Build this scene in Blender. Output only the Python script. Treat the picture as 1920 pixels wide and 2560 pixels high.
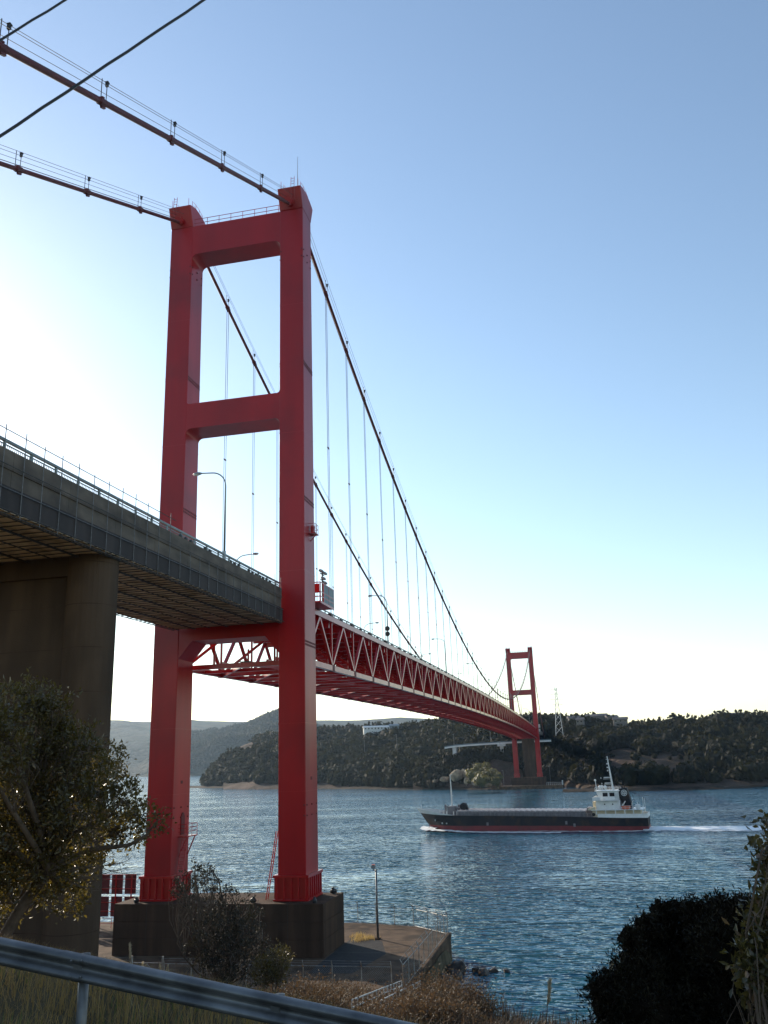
import bpy, math, random
import numpy as np
from mathutils import Vector, Matrix

random.seed(7)
RNG = np.random.default_rng(11)
scene = bpy.context.scene
for o in list(bpy.data.objects):
    bpy.data.objects.remove(o)
COL = scene.collection
R = math.radians

# ---------------------------------------------------------------- camera
CAM = np.array([-84.848, -34.816, 18.71])
YAW, PITCH, ROLL, FPX = 0.2124, 0.2822, -0.0348, 2146.6
_c, _s = math.cos, math.sin
FW = np.array([_c(YAW)*_c(PITCH), _s(YAW)*_c(PITCH), _s(PITCH)])
RT0 = np.array([_s(YAW), -_c(YAW), 0.0]); UP0 = np.cross(RT0, FW)
RT = RT0*_c(ROLL) + UP0*_s(ROLL); UP = -RT0*_s(ROLL) + UP0*_c(ROLL)
cd = bpy.data.cameras.new('camera'); cam = bpy.data.objects.new('camera', cd); COL.objects.link(cam)
cam.matrix_world = Matrix(((RT[0], UP[0], -FW[0], CAM[0]), (RT[1], UP[1], -FW[1], CAM[1]),
                           (RT[2], UP[2], -FW[2], CAM[2]), (0, 0, 0, 1)))
cd.sensor_fit = 'HORIZONTAL'; cd.sensor_width = 36.0; cd.lens = FPX/1920*36
cd.clip_start = 0.1; cd.clip_end = 60000
scene.camera = cam

def at(u, v, r):
    """point at horizontal range r along the survey sight line (u, v) from the camera station"""
    d = FW + RT*(u-960)/FPX - UP*(v-1280)/FPX
    return CAM + d*(r/math.hypot(d[0], d[1]))
def horizon_v(u):
    # v where the sight line is level
    a = FW[2] + RT[2]*(u-960)/FPX
    return 1280 + a/UP[2]*FPX

# ---------------------------------------------------------------- sky, sun, exposure
SUN_AZ, SUN_EL = R(50), R(20)         # azimuth from +X (the bridge axis) towards +Y
sun_dir = Vector((math.cos(SUN_AZ)*math.cos(SUN_EL), math.sin(SUN_AZ)*math.cos(SUN_EL), math.sin(SUN_EL)))
w = bpy.data.worlds.new('World'); scene.world = w; w.use_nodes = True
nt = w.node_tree; nt.nodes.clear()
sky = nt.nodes.new('ShaderNodeTexSky'); sky.sky_type = 'NISHITA'; sky.sun_disc = False
sky.sun_elevation = SUN_EL; sky.sun_rotation = math.pi/2 - SUN_AZ
sky.altitude = 0; sky.air_density = 1.15; sky.dust_density = 0.3; sky.ozone_density = 1.4
bg = nt.nodes.new('ShaderNodeBackground'); bg.inputs['Strength'].default_value = 0.115
wo = nt.nodes.new('ShaderNodeOutputWorld')
nt.links.new(sky.outputs[0], bg.inputs[0]); nt.links.new(bg.outputs[0], wo.inputs[0])
sl = bpy.data.lights.new('sun', 'SUN'); sl.energy = 3.6; sl.angle = R(0.53); sl.color = (1.0, 0.87, 0.70)
so = bpy.data.objects.new('sun', sl); COL.objects.link(so)
so.rotation_euler = (-sun_dir).to_track_quat('-Z', 'Y').to_euler()
so.location = (0, 200, 200)
vs = scene.view_settings
vs.view_transform = 'Standard'; vs.look = 'None'; vs.gamma = 1; vs.exposure = 0.93; vs.use_curve_mapping = False
scene.render.resolution_x = 768; scene.render.resolution_y = 1024
try:
    scene.cycles.max_bounces = 6; scene.cycles.volume_bounces = 1; scene.cycles.transparent_max_bounces = 8
except Exception:
    pass

# ---------------------------------------------------------------- materials
def new_mat(name):
    m = bpy.data.materials.new(name); m.use_nodes = True
    n = m.node_tree; b = n.nodes['Principled BSDF']
    return m, n, b
def pmat(name, c1, c2=None, scale=1.0, rough=0.6, bump=0.0, bscale=None, metal=0.0, stretch=(1, 1, 1), detail=5, rr=0.0,
         contrast=(0.35, 0.65), coat=0.0, c3=None, s3=None, bdist=0.05, spec=None):
    m, n, b = new_mat(name); L = n.links.new
    c2 = c2 or c1
    tc = n.nodes.new('ShaderNodeTexCoord'); mp = n.nodes.new('ShaderNodeMapping'); mp.inputs['Scale'].default_value = stretch
    L(tc.outputs['Object'], mp.inputs['Vector'])
    no = n.nodes.new('ShaderNodeTexNoise'); no.inputs['Scale'].default_value = scale; no.inputs['Detail'].default_value = detail
    L(mp.outputs[0], no.inputs['Vector'])
    mr = n.nodes.new('ShaderNodeMapRange'); mr.inputs['From Min'].default_value = contrast[0]; mr.inputs['From Max'].default_value = contrast[1]
    L(no.outputs[0], mr.inputs['Value'])
    mx = n.nodes.new('ShaderNodeMix'); mx.data_type = 'RGBA'
    mx.inputs[6].default_value = (*c1, 1); mx.inputs[7].default_value = (*c2, 1)
    L(mr.outputs[0], mx.inputs['Factor']); colr = mx.outputs[2]
    if c3:
        n3 = n.nodes.new('ShaderNodeTexNoise'); n3.inputs['Scale'].default_value = s3 or scale*0.13; n3.inputs['Detail'].default_value = 4
        L(tc.outputs['Object'], n3.inputs['Vector'])
        m3 = n.nodes.new('ShaderNodeMapRange'); m3.inputs['From Min'].default_value = 0.5; m3.inputs['From Max'].default_value = 0.68
        L(n3.outputs[0], m3.inputs['Value'])
        x3 = n.nodes.new('ShaderNodeMix'); x3.data_type = 'RGBA'; x3.inputs[7].default_value = (*c3, 1)
        L(colr, x3.inputs[6]); L(m3.outputs[0], x3.inputs['Factor']); colr = x3.outputs[2]
    L(colr, b.inputs['Base Color'])
    b.inputs['Roughness'].default_value = rough; b.inputs['Metallic'].default_value = metal
    if spec is not None: b.inputs['Specular IOR Level'].default_value = spec
    if coat: b.inputs['Coat Weight'].default_value = coat; b.inputs['Coat Roughness'].default_value = 0.2
    if rr:
        r2 = n.nodes.new('ShaderNodeMapRange'); r2.inputs['To Min'].default_value = rough-rr; r2.inputs['To Max'].default_value = rough+rr
        L(no.outputs[0], r2.inputs['Value']); L(r2.outputs[0], b.inputs['Roughness'])
    if bump:
        nb = n.nodes.new('ShaderNodeTexNoise'); nb.inputs['Scale'].default_value = bscale or scale*4; nb.inputs['Detail'].default_value = 4
        L(tc.outputs['Object'], nb.inputs['Vector'])
        bp = n.nodes.new('ShaderNodeBump'); bp.inputs['Strength'].default_value = bump; bp.inputs['Distance'].default_value = bdist
        L(nb.outputs[0], bp.inputs['Height']); L(bp.outputs[0], b.inputs['Normal'])
    return m
def leafmat(name, c1, c2, rough=0.35, trans=0.35, tcol=None, c3=None):
    """foliage: colour varied by a per-leaf attribute 'tint', thin leaves pass some light"""
    m, n, b = new_mat(name); L = n.links.new
    a = n.nodes.new('ShaderNodeAttribute'); a.attribute_name = 'tint'
    cr = n.nodes.new('ShaderNodeValToRGB'); e = cr.color_ramp.elements
    e[0].color = (*c1, 1); e[1].color = (*c2, 1)
    if c3:
        e[1].position = 0.8; k = cr.color_ramp.elements.new(1.0); k.color = (*c3, 1)
    L(a.outputs['Fac'], cr.inputs[0]); L(cr.outputs[0], b.inputs['Base Color'])
    b.inputs['Roughness'].default_value = rough
    if trans:
        t = n.nodes.new('ShaderNodeBsdfTranslucent'); t.inputs[0].default_value = (*(tcol or c2), 1)
        ms = n.nodes.new('ShaderNodeMixShader'); ms.inputs[0].default_value = trans
        out = n.nodes['Material Output']
        L(b.outputs[0], ms.inputs[1]); L(t.outputs[0], ms.inputs[2]); L(ms.outputs[0], out.inputs[0])
    return m

M = {}
M['red'] = pmat('red_bridge_paint', (0.40, 0.007, 0.011), (0.32, 0.006, 0.010), 0.5, 0.36, stretch=(1, 1, .12), rr=0.05, spec=0.38, c3=(0.26, 0.007, 0.011), s3=0.14)
M['red_plain'] = pmat('red_steel_paint', (0.44, 0.009, 0.012), (0.35, 0.008, 0.011), 0.7, 0.30, rr=0.06, coat=0.25)
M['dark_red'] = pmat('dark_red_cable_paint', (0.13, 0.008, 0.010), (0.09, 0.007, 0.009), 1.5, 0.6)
M['concrete'] = pmat('weathered_concrete', (0.088, 0.053, 0.036), (0.046, 0.029, 0.021), 0.9, 0.88, 0.35, 9, stretch=(1, 1, .1), c3=(0.045, 0.03, 0.022), s3=0.25, spec=0.08)
M['pier'] = pmat('pier_concrete', (0.105, 0.070, 0.047), (0.055, 0.038, 0.027), 0.45, 0.85, 0.3, 14, stretch=(1, 1, .16), c3=(0.06, 0.042, 0.03), s3=0.16, spec=0.08)
M['slab'] = pmat('deck_slab_concrete', (0.17, 0.132, 0.10), (0.095, 0.074, 0.058), 0.8, 0.85, 0.2, 10, stretch=(.5, 1, 1.5), c3=(0.08, 0.062, 0.05), s3=0.35)
M['quay'] = pmat('quay_concrete', (0.135, 0.092, 0.062), (0.07, 0.047, 0.033), 0.6, 0.9, 0.4, 7, c3=(0.045, 0.033, 0.025), s3=0.3, spec=0.08)
M['asphalt'] = pmat('asphalt', (0.055, 0.055, 0.055), (0.04, 0.04, 0.042), 3, 0.9, 0.4, 60, spec=0.08)
M['galv'] = pmat('galvanised_steel', (0.15, 0.15, 0.152), (0.09, 0.09, 0.093), 4, 0.45, metal=0.5, rr=0.12, c3=(0.22, 0.22, 0.22), s3=1.7)
M['pipe'] = pmat('scaffold_pipe_steel', (0.21, 0.20, 0.20), (0.13, 0.125, 0.12), 6, 0.5, metal=0.4)
M['dark_pipe'] = pmat('dark_scaffold_pipe', (0.075, 0.065, 0.055), (0.05, 0.045, 0.04), 6, 0.6, metal=0.2)
M['board'] = pmat('scaffold_plywood', (0.70, 0.53, 0.37), (0.56, 0.42, 0.28), 1.2, 0.75, 0.1, 8, stretch=(3, .5, 1), c3=(0.36, 0.25, 0.15), s3=0.7)
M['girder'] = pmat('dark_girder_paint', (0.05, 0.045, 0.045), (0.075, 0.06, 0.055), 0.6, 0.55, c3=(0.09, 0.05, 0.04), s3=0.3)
M['lamp_grey'] = pmat('lamp_post_grey', (0.30, 0.32, 0.33), (0.22, 0.24, 0.25), 2, 0.4, metal=0.4)
M['rail_green'] = pmat('grey_green_railing', (0.24, 0.28, 0.28), (0.17, 0.20, 0.20), 2, 0.45, metal=0.2)
M['glass'] = pmat('lamp_glass', (0.7, 0.7, 0.66), rough=0.2)
M['black'] = pmat('black_rubber', (0.012, 0.012, 0.013), (0.02, 0.02, 0.02), 3, 0.5)
M['white'] = pmat('white_paint', (0.74, 0.74, 0.72), (0.66, 0.66, 0.64), 1.5, 0.4)
M['offwhite'] = pmat('off_white_paint', (0.62, 0.62, 0.60), (0.52, 0.52, 0.50), 0.5, 0.5)
M['hull'] = pmat('ship_black_hull', (0.014, 0.015, 0.02), (0.024, 0.023, 0.026), 0.35, 0.6, spec=0.2, stretch=(1.4, 1, .12), c3=(0.05, 0.032, 0.024), s3=0.45)
M['boot'] = pmat('ship_red_boottop', (0.20, 0.018, 0.022), (0.14, 0.014, 0.018), 0.6, 0.55, c3=(0.1, 0.02, 0.02), s3=0.35)
M['hatch'] = pmat('hatch_cover_paint', (0.36, 0.32, 0.315), (0.27, 0.235, 0.235), 0.8, 0.5)
M['shipgrey'] = pmat('ship_deck_grey', (0.20, 0.19, 0.20), (0.13, 0.12, 0.13), 1, 0.55)
M['window'] = pmat('dark_window_glass', (0.015, 0.02, 0.025), rough=0.08)
M['cream'] = pmat('cream_paint', (0.62, 0.55, 0.40), (0.55, 0.48, 0.35), 1, 0.5)
M['orange'] = pmat('orange_lifebuoy', (0.65, 0.13, 0.05), rough=0.5)
M['bluegrey'] = pmat('blue_grey_panel', (0.11, 0.155, 0.18), (0.085, 0.12, 0.14), 1.5, 0.45)
M['wire'] = pmat('black_cable_sheath', (0.012, 0.012, 0.015), rough=0.55)
M['bark'] = pmat('bark', (0.12, 0.085, 0.06), (0.07, 0.05, 0.036), 6, 0.9, 0.5, 20)
M['rock'] = pmat('shore_rock', (0.022, 0.017, 0.014), (0.045, 0.035, 0.028), 1.2, 0.6, 0.6, 4)
M['paler'] = pmat('pale_cliff_rock', (0.40, 0.30, 0.195), (0.20, 0.15, 0.10), 0.5, 0.9, 0.8, 0.6, c3=(0.12, 0.10, 0.07), s3=0.06, bdist=0.6)
M['roof'] = pmat('house_roof_tile', (0.10, 0.09, 0.09), (0.15, 0.12, 0.11), 0.8, 0.7)
M['plaster'] = pmat('house_wall', (0.16, 0.145, 0.13), (0.12, 0.11, 0.10), 0.6, 0.8)
M['foam'] = None

# ---------------------------------------------------------------- mesh helpers
class MB:
    def __init__(self): self.v = []; self.f = []
    def add(self, vs_, fs_):
        o = len(self.v); self.v.extend([tuple(map(float, p)) for p in vs_]); self.f.extend([tuple(i+o for i in q) for q in fs_]); return self
    def box(self, c, s, rotz=0.0):
        x, y, z = s[0]/2, s[1]/2, s[2]/2; ca, sa = math.cos(rotz), math.sin(rotz)
        P = [(-x, -y, -z), (x, -y, -z), (x, y, -z), (-x, y, -z), (-x, -y, z), (x, -y, z), (x, y, z), (-x, y, z)]
        P = [(c[0]+a*ca-b*sa, c[1]+a*sa+b*ca, c[2]+d) for a, b, d in P]
        return self.add(P, [(0, 3, 2, 1), (4, 5, 6, 7), (0, 1, 5, 4), (1, 2, 6, 5), (2, 3, 7, 6), (3, 0, 4, 7)])
    def bx(self, x0, x1, y0, y1, z0, z1):
        return self.box(((x0+x1)/2, (y0+y1)/2, (z0+z1)/2), (x1-x0, y1-y0, z1-z0))
    def bar(self, p0, p1, w_, h_, up=(0, 0, 1)):
        p0 = Vector(p0); p1 = Vector(p1); d = (p1-p0).normalized(); u = Vector(up)
        if abs(d.dot(u)) > .98: u = Vector((1, 0, 0))
        s = d.cross(u).normalized(); u = s.cross(d)
        s *= w_/2; u *= h_/2
        P = [p0-s-u, p0+s-u, p0+s+u, p0-s+u, p1-s-u, p1+s-u, p1+s+u, p1-s+u]
        return self.add(P, [(0, 1, 2, 3), (7, 6, 5, 4), (0, 4, 5, 1), (1, 5, 6, 2), (2, 6, 7, 3), (3, 7, 4, 0)])
    def tube(self, pts, r, n=6, cap=True):
        pts = [Vector(p) for p in pts]; k = len(pts)
        rs = r if isinstance(r, (list, tuple)) else [r]*k
        o = len(self.v); prev = None
        for i, p in enumerate(pts):
            t = (pts[min(i+1, k-1)]-pts[max(i-1, 0)]).normalized()
            u = Vector((0, 0, 1)) if prev is None else prev
            if abs(t.dot(u)) > .95: u = Vector((1, 0, 0)) if abs(t.x) < .9 else Vector((0, 1, 0))
            s = t.cross(u).normalized(); u = s.cross(t).normalized(); prev = u
            for j in range(n):
                a = 2*math.pi*j/n
                self.v.append(tuple(p + (s*math.cos(a)+u*math.sin(a))*rs[i]))
        for i in range(k-1):
            for j in range(n):
                a = o+i*n+j; b = o+i*n+(j+1) % n
                self.f.append((a, b, b+n, a+n))
        if cap:
            self.f.append(tuple(o+j for j in range(n))[::-1]); self.f.append(tuple(o+(k-1)*n+j for j in range(n)))
        return self
    def prism(self, poly, axis, a0, a1):
        """extrude a 2-D polygon along an axis; poly in the other two axes in xyz order"""
        def mk(p, a):
            return (a, p[0], p[1]) if axis == 'x' else (p[0], a, p[1]) if axis == 'y' else (p[0], p[1], a)
        n = len(poly)
        V_ = [mk(p, a0) for p in poly]+[mk(p, a1) for p in poly]
        F_ = [tuple(range(n)), tuple(range(2*n-1, n-1, -1))]+[((i+1) % n, i, i+n, (i+1) % n+n) for i in range(n)]
        return self.add(V_, F_)
    def sphere(self, c, r, n=8, m=6, sq=(1, 1, 1)):
        V_ = [(c[0], c[1], c[2]-r*sq[2])]
        for i in range(1, m):
            a = -math.pi/2+math.pi*i/m
            for j in range(n):
                b = 2*math.pi*j/n
                V_.append((c[0]+r*sq[0]*math.cos(a)*math.cos(b), c[1]+r*sq[1]*math.cos(a)*math.sin(b), c[2]+r*sq[2]*math.sin(a)))
        V_.append((c[0], c[1], c[2]+r*sq[2])); F_ = []
        for j in range(n):
            F_.append((0, 1+(j+1) % n, 1+j)); F_.append((len(V_)-1, 1+(m-2)*n+j, 1+(m-2)*n+(j+1) % n))
            for i in range(m-2):
                F_.append((1+i*n+j, 1+i*n+(j+1) % n, 1+(i+1)*n+(j+1) % n, 1+(i+1)*n+j))
        return self.add(V_, F_)
    def mesh(self, name, mat, smooth=False):
        me = bpy.data.meshes.new(name); me.from_pydata(self.v, [], self.f)
        import bmesh
        if len(self.f) < 20000:
            b = bmesh.new(); b.from_mesh(me); bmesh.ops.recalc_face_normals(b, faces=b.faces); b.to_mesh(me); b.free()
        if smooth:
            me.polygons.foreach_set('use_smooth', [True]*len(me.polygons))
        if mat: me.materials.append(mat)
        return me
    def build(self, name, mat, parent=None, smooth=False, bevel=0.0):
        o = bpy.data.objects.new(name, self.mesh(name, mat, smooth)); COL.objects.link(o)
        if parent: o.parent = parent
        if bevel:
            bm_ = o.modifiers.new('bevel', 'BEVEL'); bm_.width = bevel; bm_.segments = 2; bm_.limit_method = 'ANGLE'
        return o
def tag(o, label=None, cat=None, group=None, kind=None):
    if label: o['label'] = label
    if cat: o['category'] = cat
    if group: o['group'] = group
    if kind: o['kind'] = kind
    return o
def empty(name, loc, label, cat, group=None, rz=0.0):
    o = bpy.data.objects.new(name, None); COL.objects.link(o); o.location = loc; o.rotation_euler = (0, 0, rz)
    o.empty_display_size = 0.5
    return tag(o, label, cat, group)
def inst(mesh, name, parent, loc=(0, 0, 0), rot=(0, 0, 0), scale=(1, 1, 1)):
    o = bpy.data.objects.new(name, mesh); COL.objects.link(o); o.parent = parent
    o.location = loc; o.rotation_euler = rot; o.scale = scale
    return o
def copy_tree(o, parent=None):
    c = o.copy(); COL.objects.link(c); c.parent = parent
    for ch in list(o.children): copy_tree(ch, c)
    return c
def np_mesh(name, verts, faces, mat, parent=None, tint=None, smooth=False):
    """fast mesh from numpy; faces is (n,k) with constant k"""
    me = bpy.data.meshes.new(name); verts = np.asarray(verts, np.float32); faces = np.asarray(faces, np.int32)
    k = faces.shape[1]
    me.vertices.add(len(verts)); me.vertices.foreach_set('co', verts.ravel())
    me.loops.add(faces.size); me.loops.foreach_set('vertex_index', faces.ravel())
    me.polygons.add(len(faces)); me.polygons.foreach_set('loop_start', np.arange(0, faces.size, k, dtype=np.int32))
    if smooth: me.polygons.foreach_set('use_smooth', np.ones(len(faces), bool))
    me.update(calc_edges=True)
    if tint is not None:
        a = me.attributes.new('tint', 'FLOAT', 'POINT'); a.data.foreach_set('value', np.asarray(tint, np.float32))
    if mat: me.materials.append(mat)
    o = bpy.data.objects.new(name, me); COL.objects.link(o)
    if parent: o.parent = parent
    return o
_perm = np.random.default_rng(5).random((64, 64))
def vnoise(x, y):
    """smooth 2-D value noise, period 64"""
    x = np.asarray(x, float); y = np.asarray(y, float)
    xi = np.floor(x).astype(int); yi = np.floor(y).astype(int); fx = x-xi; fy = y-yi
    fx = fx*fx*(3-2*fx); fy = fy*fy*(3-2*fy)
    g = lambda a, b: _perm[a % 64, b % 64]
    return (g(xi, yi)*(1-fx)+g(xi+1, yi)*fx)*(1-fy)+(g(xi, yi+1)*(1-fx)+g(xi+1, yi+1)*fx)*fy
def fbm(x, y, oct_=4):
    s = 0; a = 0.5
    for i in range(oct_): s = s+a*(vnoise(x*2**i+7.3*i, y*2**i+3.1*i)-.5); a *= .5
    return s

# ================================================================ THE SETTING
# ---------------------------------------------------------------- sea
def sea_material():
    m, n, b = new_mat('sea_water'); L = n.links.new
    tc = n.nodes.new('ShaderNodeTexCoord')
    def noise(scale, stretch, rot, detail=3):
        mp = n.nodes.new('ShaderNodeMapping'); mp.inputs['Scale'].default_value = stretch; mp.inputs['Rotation'].default_value = (0, 0, rot)
        L(tc.outputs['Object'], mp.inputs['Vector'])
        t = n.nodes.new('ShaderNodeTexNoise'); t.inputs['Scale'].default_value = scale; t.inputs['Detail'].default_value = detail
        L(mp.outputs[0], t.inputs['Vector']); return t.outputs[0]
    n1 = noise(0.44, (1.5, .75, 1), .45, 1.4); n2 = noise(1.15, (1.3, .8, 1), -.3, 1.5); n3 = noise(0.022, (1.6, .5, 1), .25, 5); n4 = noise(0.1, (1.7, .45, 1), .2, 3)
    def math_(op, a, b_, c=None):
        q = n.nodes.new('ShaderNodeMath'); q.operation = op
        for i, x in enumerate((a, b_)):
            if isinstance(x, (int, float)): q.inputs[i].default_value = x
            else: L(x, q.inputs[i])
        return q.outputs[0]
    patch = n.nodes.new('ShaderNodeMapRange'); patch.inputs['From Min'].default_value = .38; patch.inputs['From Max'].default_value = .62
    patch.inputs['To Min'].default_value = 0.25; patch.inputs['To Max'].default_value = 1.3
    L(math_('ADD', math_('MULTIPLY', n3, .65), math_('MULTIPLY', n4, .35)), patch.inputs['Value'])
    hgt = math_('ADD', math_('MULTIPLY', n1, 0.9), math_('MULTIPLY', n2, 0.22))
    hgt = math_('MULTIPLY', hgt, patch.outputs[0])
    bp = n.nodes.new('ShaderNodeBump'); bp.inputs['Strength'].default_value = 1.0; bp.inputs['Distance'].default_value = 1.0
    L(hgt, bp.inputs['Height']); L(bp.outputs[0], b.inputs['Normal'])
    b.inputs['Base Color'].default_value = (0.006, 0.085, 0.135, 1)
    b.inputs['Roughness'].default_value = 0.06; b.inputs['IOR'].default_value = 1.333
    return m
M['sea'] = sea_material()
sea = MB().add([(-3000, -14000, 0), (16000, -14000, 0), (16000, 14000, 0), (-3000, 14000, 0)], [(0, 1, 2, 3)]).build('sea', M['sea'])
tag(sea, 'blue rippled water of the strait under the bridge', 'sea', kind='structure')

# ---------------------------------------------------------------- near hillside
XS = ([-300, -60, -50, -38, -30, -24.5, -20.7, -20.3, 60, 200], [-62, -38, -31, -24.5, -19.5, -12.5, -4, 10, 10, 60])
def road_z(y): return 16.2+0.16*(np.clip(y, -75, 30)+28.3)
def ground_z(x, y):
    x = np.asarray(x, float); y = np.asarray(y, float)
    shelf = np.interp(x, [-60, -40, -16, 40], [11.2, 6.0, 1.7, 1.2])
    up = np.interp(x, [-73.2, -60], [0, 1]); edge = road_z(y)-0.08
    b = np.where(x < -73.2, edge, edge*(1-up)+shelf*up)
    b = b + np.where(x < -72.5, 0, 1)*fbm(x*.22, y*.22, 3)*0.8
    bank = np.interp(x, [-87, -80.6, -80.2], [1, 0.25, 0])
    b = np.where(x < -80.2, edge+bank*np.maximum(17.1-edge, 1.0), b)
    xs = np.interp(y, XS[0], XS[1]); sh = (xs-x)*0.42
    z = np.where(sh < b, sh+fbm(x*.5, y*.5, 3)*.5, b)
    inq = (y > -20.0) & (x > -15.5)
    z = np.where(inq, np.minimum(z, 1.3), z)
    return np.maximum(z, -3.0)
gx = np.unique(np.concatenate([np.arange(-130, -90, 4), np.arange(-90, -60, .5), np.arange(-60, 21, 1.0)]))
gy = np.unique(np.concatenate([np.arange(-150, -60, 4), np.arange(-60, -14, .6), np.arange(-14, 60, 1.6), np.arange(60, 140, 6)]))
GX, GY = np.meshgrid(gx, gy, indexing='ij'); GZ = ground_z(GX, GY)
def grid_faces(a, b):
    i = np.arange(a-1)[:, None]*b+np.arange(b-1)[None]; i = i.ravel()
    return np.stack([i, i+b, i+b+1, i+1], 1)
M['soil'] = pmat('dry_grassy_soil', (0.10, 0.075, 0.042), (0.055, 0.048, 0.026), 1.1, 0.95, 0.8, 9, c3=(0.14, 0.11, 0.065), s3=0.35, spec=0.08)
g = np_mesh('ground', np.stack([GX, GY, GZ], -1).reshape(-1, 3), grid_faces(len(gx), len(gy)), M['soil'], smooth=True)
tag(g, 'dry grassy hillside falling from the road to the shore', 'ground', kind='structure')
rb = MB()
ys = np.linspace(-75, 30, 36)
for i in range(35):
    a, b_ = ys[i], ys[i+1]; za, zb_ = float(road_z(a)), float(road_z(b_))
    rb.add([(-80.1, a, za), (-76.3, a, za), (-76.3, b_, zb_), (-80.1, b_, zb_)], [(0, 1, 2, 3)])
tag(rb.build('road', M['asphalt']), 'narrow asphalt road sloping along the hillside behind the guardrail', 'road', kind='structure')

# ---------------------------------------------------------------- far shore hills
def layer(name, label, us, rsh, rrd, vsky, trees, prof, nu, ns, mat, rough=1.0, nsc=0.02, tail=0.5):
    """a hill range surveyed by bearings: shore range, ridge range and ridge height per bearing"""
    U_ = np.linspace(us[0], us[-1], nu); S_ = np.concatenate([np.linspace(0, 1, ns), np.linspace(1.05, 1+tail, 8)])
    r0 = np.interp(U_, us, rsh); r1 = np.interp(U_, us, rrd); vk = np.interp(U_, us, vsky)
    P1 = np.array([at(u, v, r) for u, v, r in zip(U_, vk, r1)]); zt = P1[:, 2]-trees
    dirs = (P1[:, :2]-CAM[:2])/r1[:, None]
    def height(ui, s):
        """ui float index, s array"""
        i = np.clip(np.floor(ui).astype(int), 0, nu-2); f = np.clip(ui-i, 0, 1)
        z1 = zt[i]*(1-f)+zt[i+1]*f; a = r0[i]*(1-f)+r0[i+1]*f; b = r1[i]*(1-f)+r1[i+1]*f
        d = dirs[i]*(1-f)[:, None]+dirs[i+1]*f[:, None]; d /= np.linalg.norm(d, axis=1)[:, None]
        r = a+(b-a)*s; xy = CAM[:2]+d*r[:, None]
        p = np.interp(s, prof[0], prof[1])
        nz = fbm(xy[:, 0]*nsc, xy[:, 1]*nsc, 5)*rough
        z = z1*np.where(s <= 1, p, 1-.55*(s-1)/tail) + nz*np.clip(s*4, 0, 1)*np.where(s > .8, np.clip(1-(s-.8)*3.5, .3, 1), 1)
        return np.concatenate([xy, z[:, None]], 1)
    II, SS = np.meshgrid(np.arange(nu, dtype=float), S_, indexing='ij')
    V_ = height(II.ravel(), SS.ravel()); n2 = len(S_)
    V_[SS.ravel() == 0, 2] = -0.5
    # a skirt below the shore
    o = np_mesh(name, V_, grid_faces(nu, n2), mat, smooth=True)
    tag(o, label, 'hill', kind='structure')
    return height, nu, U_
M['hillsoil'] = pmat('scrubby_hillside', (0.085, 0.058, 0.044), (0.040, 0.031, 0.022), 0.09, 0.95, 1.0, 0.35, c3=(0.115, 0.080, 0.062), s3=0.03, bdist=2.0, spec=0.08)
M['farhill'] = pmat('wooded_far_hill', (0.030, 0.037, 0.022), (0.010, 0.014, 0.009), 0.03, 0.95, 1.0, 0.06, c3=(0.05, 0.045, 0.028), s3=0.006, bdist=14.0, detail=8, spec=0.08)
M['headsoil'] = pmat('dark_rocky_headland', (0.035, 0.027, 0.02), (0.017, 0.015, 0.011), 0.09, 0.95, 1.0, 0.35, c3=(0.05, 0.038, 0.027), s3=0.03, bdist=2.0, spec=0.05)
PROF = ([0, .04, .12, .3, .5, .75, 1], [0, .05, .13, .42, .66, .88, 1.0])
PROFC = ([0, .06, .2, .45, .7, 1], [0, .03, .30, .68, .90, 1.0])
hAB = layer('hill', 'wooded hillside of the far shore behind the second tower',
            [560, 640, 795, 876, 1011, 1088, 1184, 1250, 1290, 1390, 1440, 1570, 1640, 1689, 1748, 1793, 1898, 2100, 2400, 2900],
            [790, 740, 690, 665, 640, 625, 600, 575, 590, 590, 520, 475, 474, 473, 473, 474, 492, 520, 560, 640],
            [1200, 1150, 1080, 1050, 980, 940, 860, 800, 760, 720, 700, 690, 680, 670, 670, 680, 700, 720, 760, 820],
            [1880, 1850, 1829, 1817, 1811, 1798, 1797, 1799, 1800, 1802, 1797, 1803, 1798, 1790, 1799, 1787, 1791, 1785, 1795, 1815],
            7.0, PROF, 300, 70, M['hillsoil'], 24.0, 0.011)
hC = layer('headland', 'dark wooded headland reaching into the strait left of the far tower',
           [474, 500, 519, 533, 560, 593, 652, 691, 800, 900, 980, 1060, 1120],
           [905, 890, 880, 872, 850, 820, 770, 745, 700, 660, 622, 590, 575],
           [925, 920, 920, 918, 910, 900, 870, 850, 800, 750, 700, 650, 620],
           [1962, 1955, 1944, 1914, 1890, 1873, 1870, 1864, 1872, 1884, 1894, 1912, 1935],
           5.0, PROFC, 160, 26, M['headsoil'], 9.0, 0.022, tail=0.9)
hE = layer('far_hill', 'hazy wooded hill with a pointed top beyond the headland',
           [330, 400, 440, 478, 545, 625, 652, 680, 720, 760, 800, 900, 1000],
           [2600, 2400, 2250, 2150, 2100, 2050, 2000, 1950, 1900, 1850, 1800, 1750, 1700],
           [2900, 2880, 2860, 2800, 2780, 2760, 2750, 2750, 2750, 2700, 2650, 2600, 2600],
           [1915, 1880, 1855, 1836, 1824, 1807, 1793, 1785, 1781, 1795, 1812, 1826, 1850],
           9.0, PROF, 240, 90, M['farhill'], 110.0, 0.0032)
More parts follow.
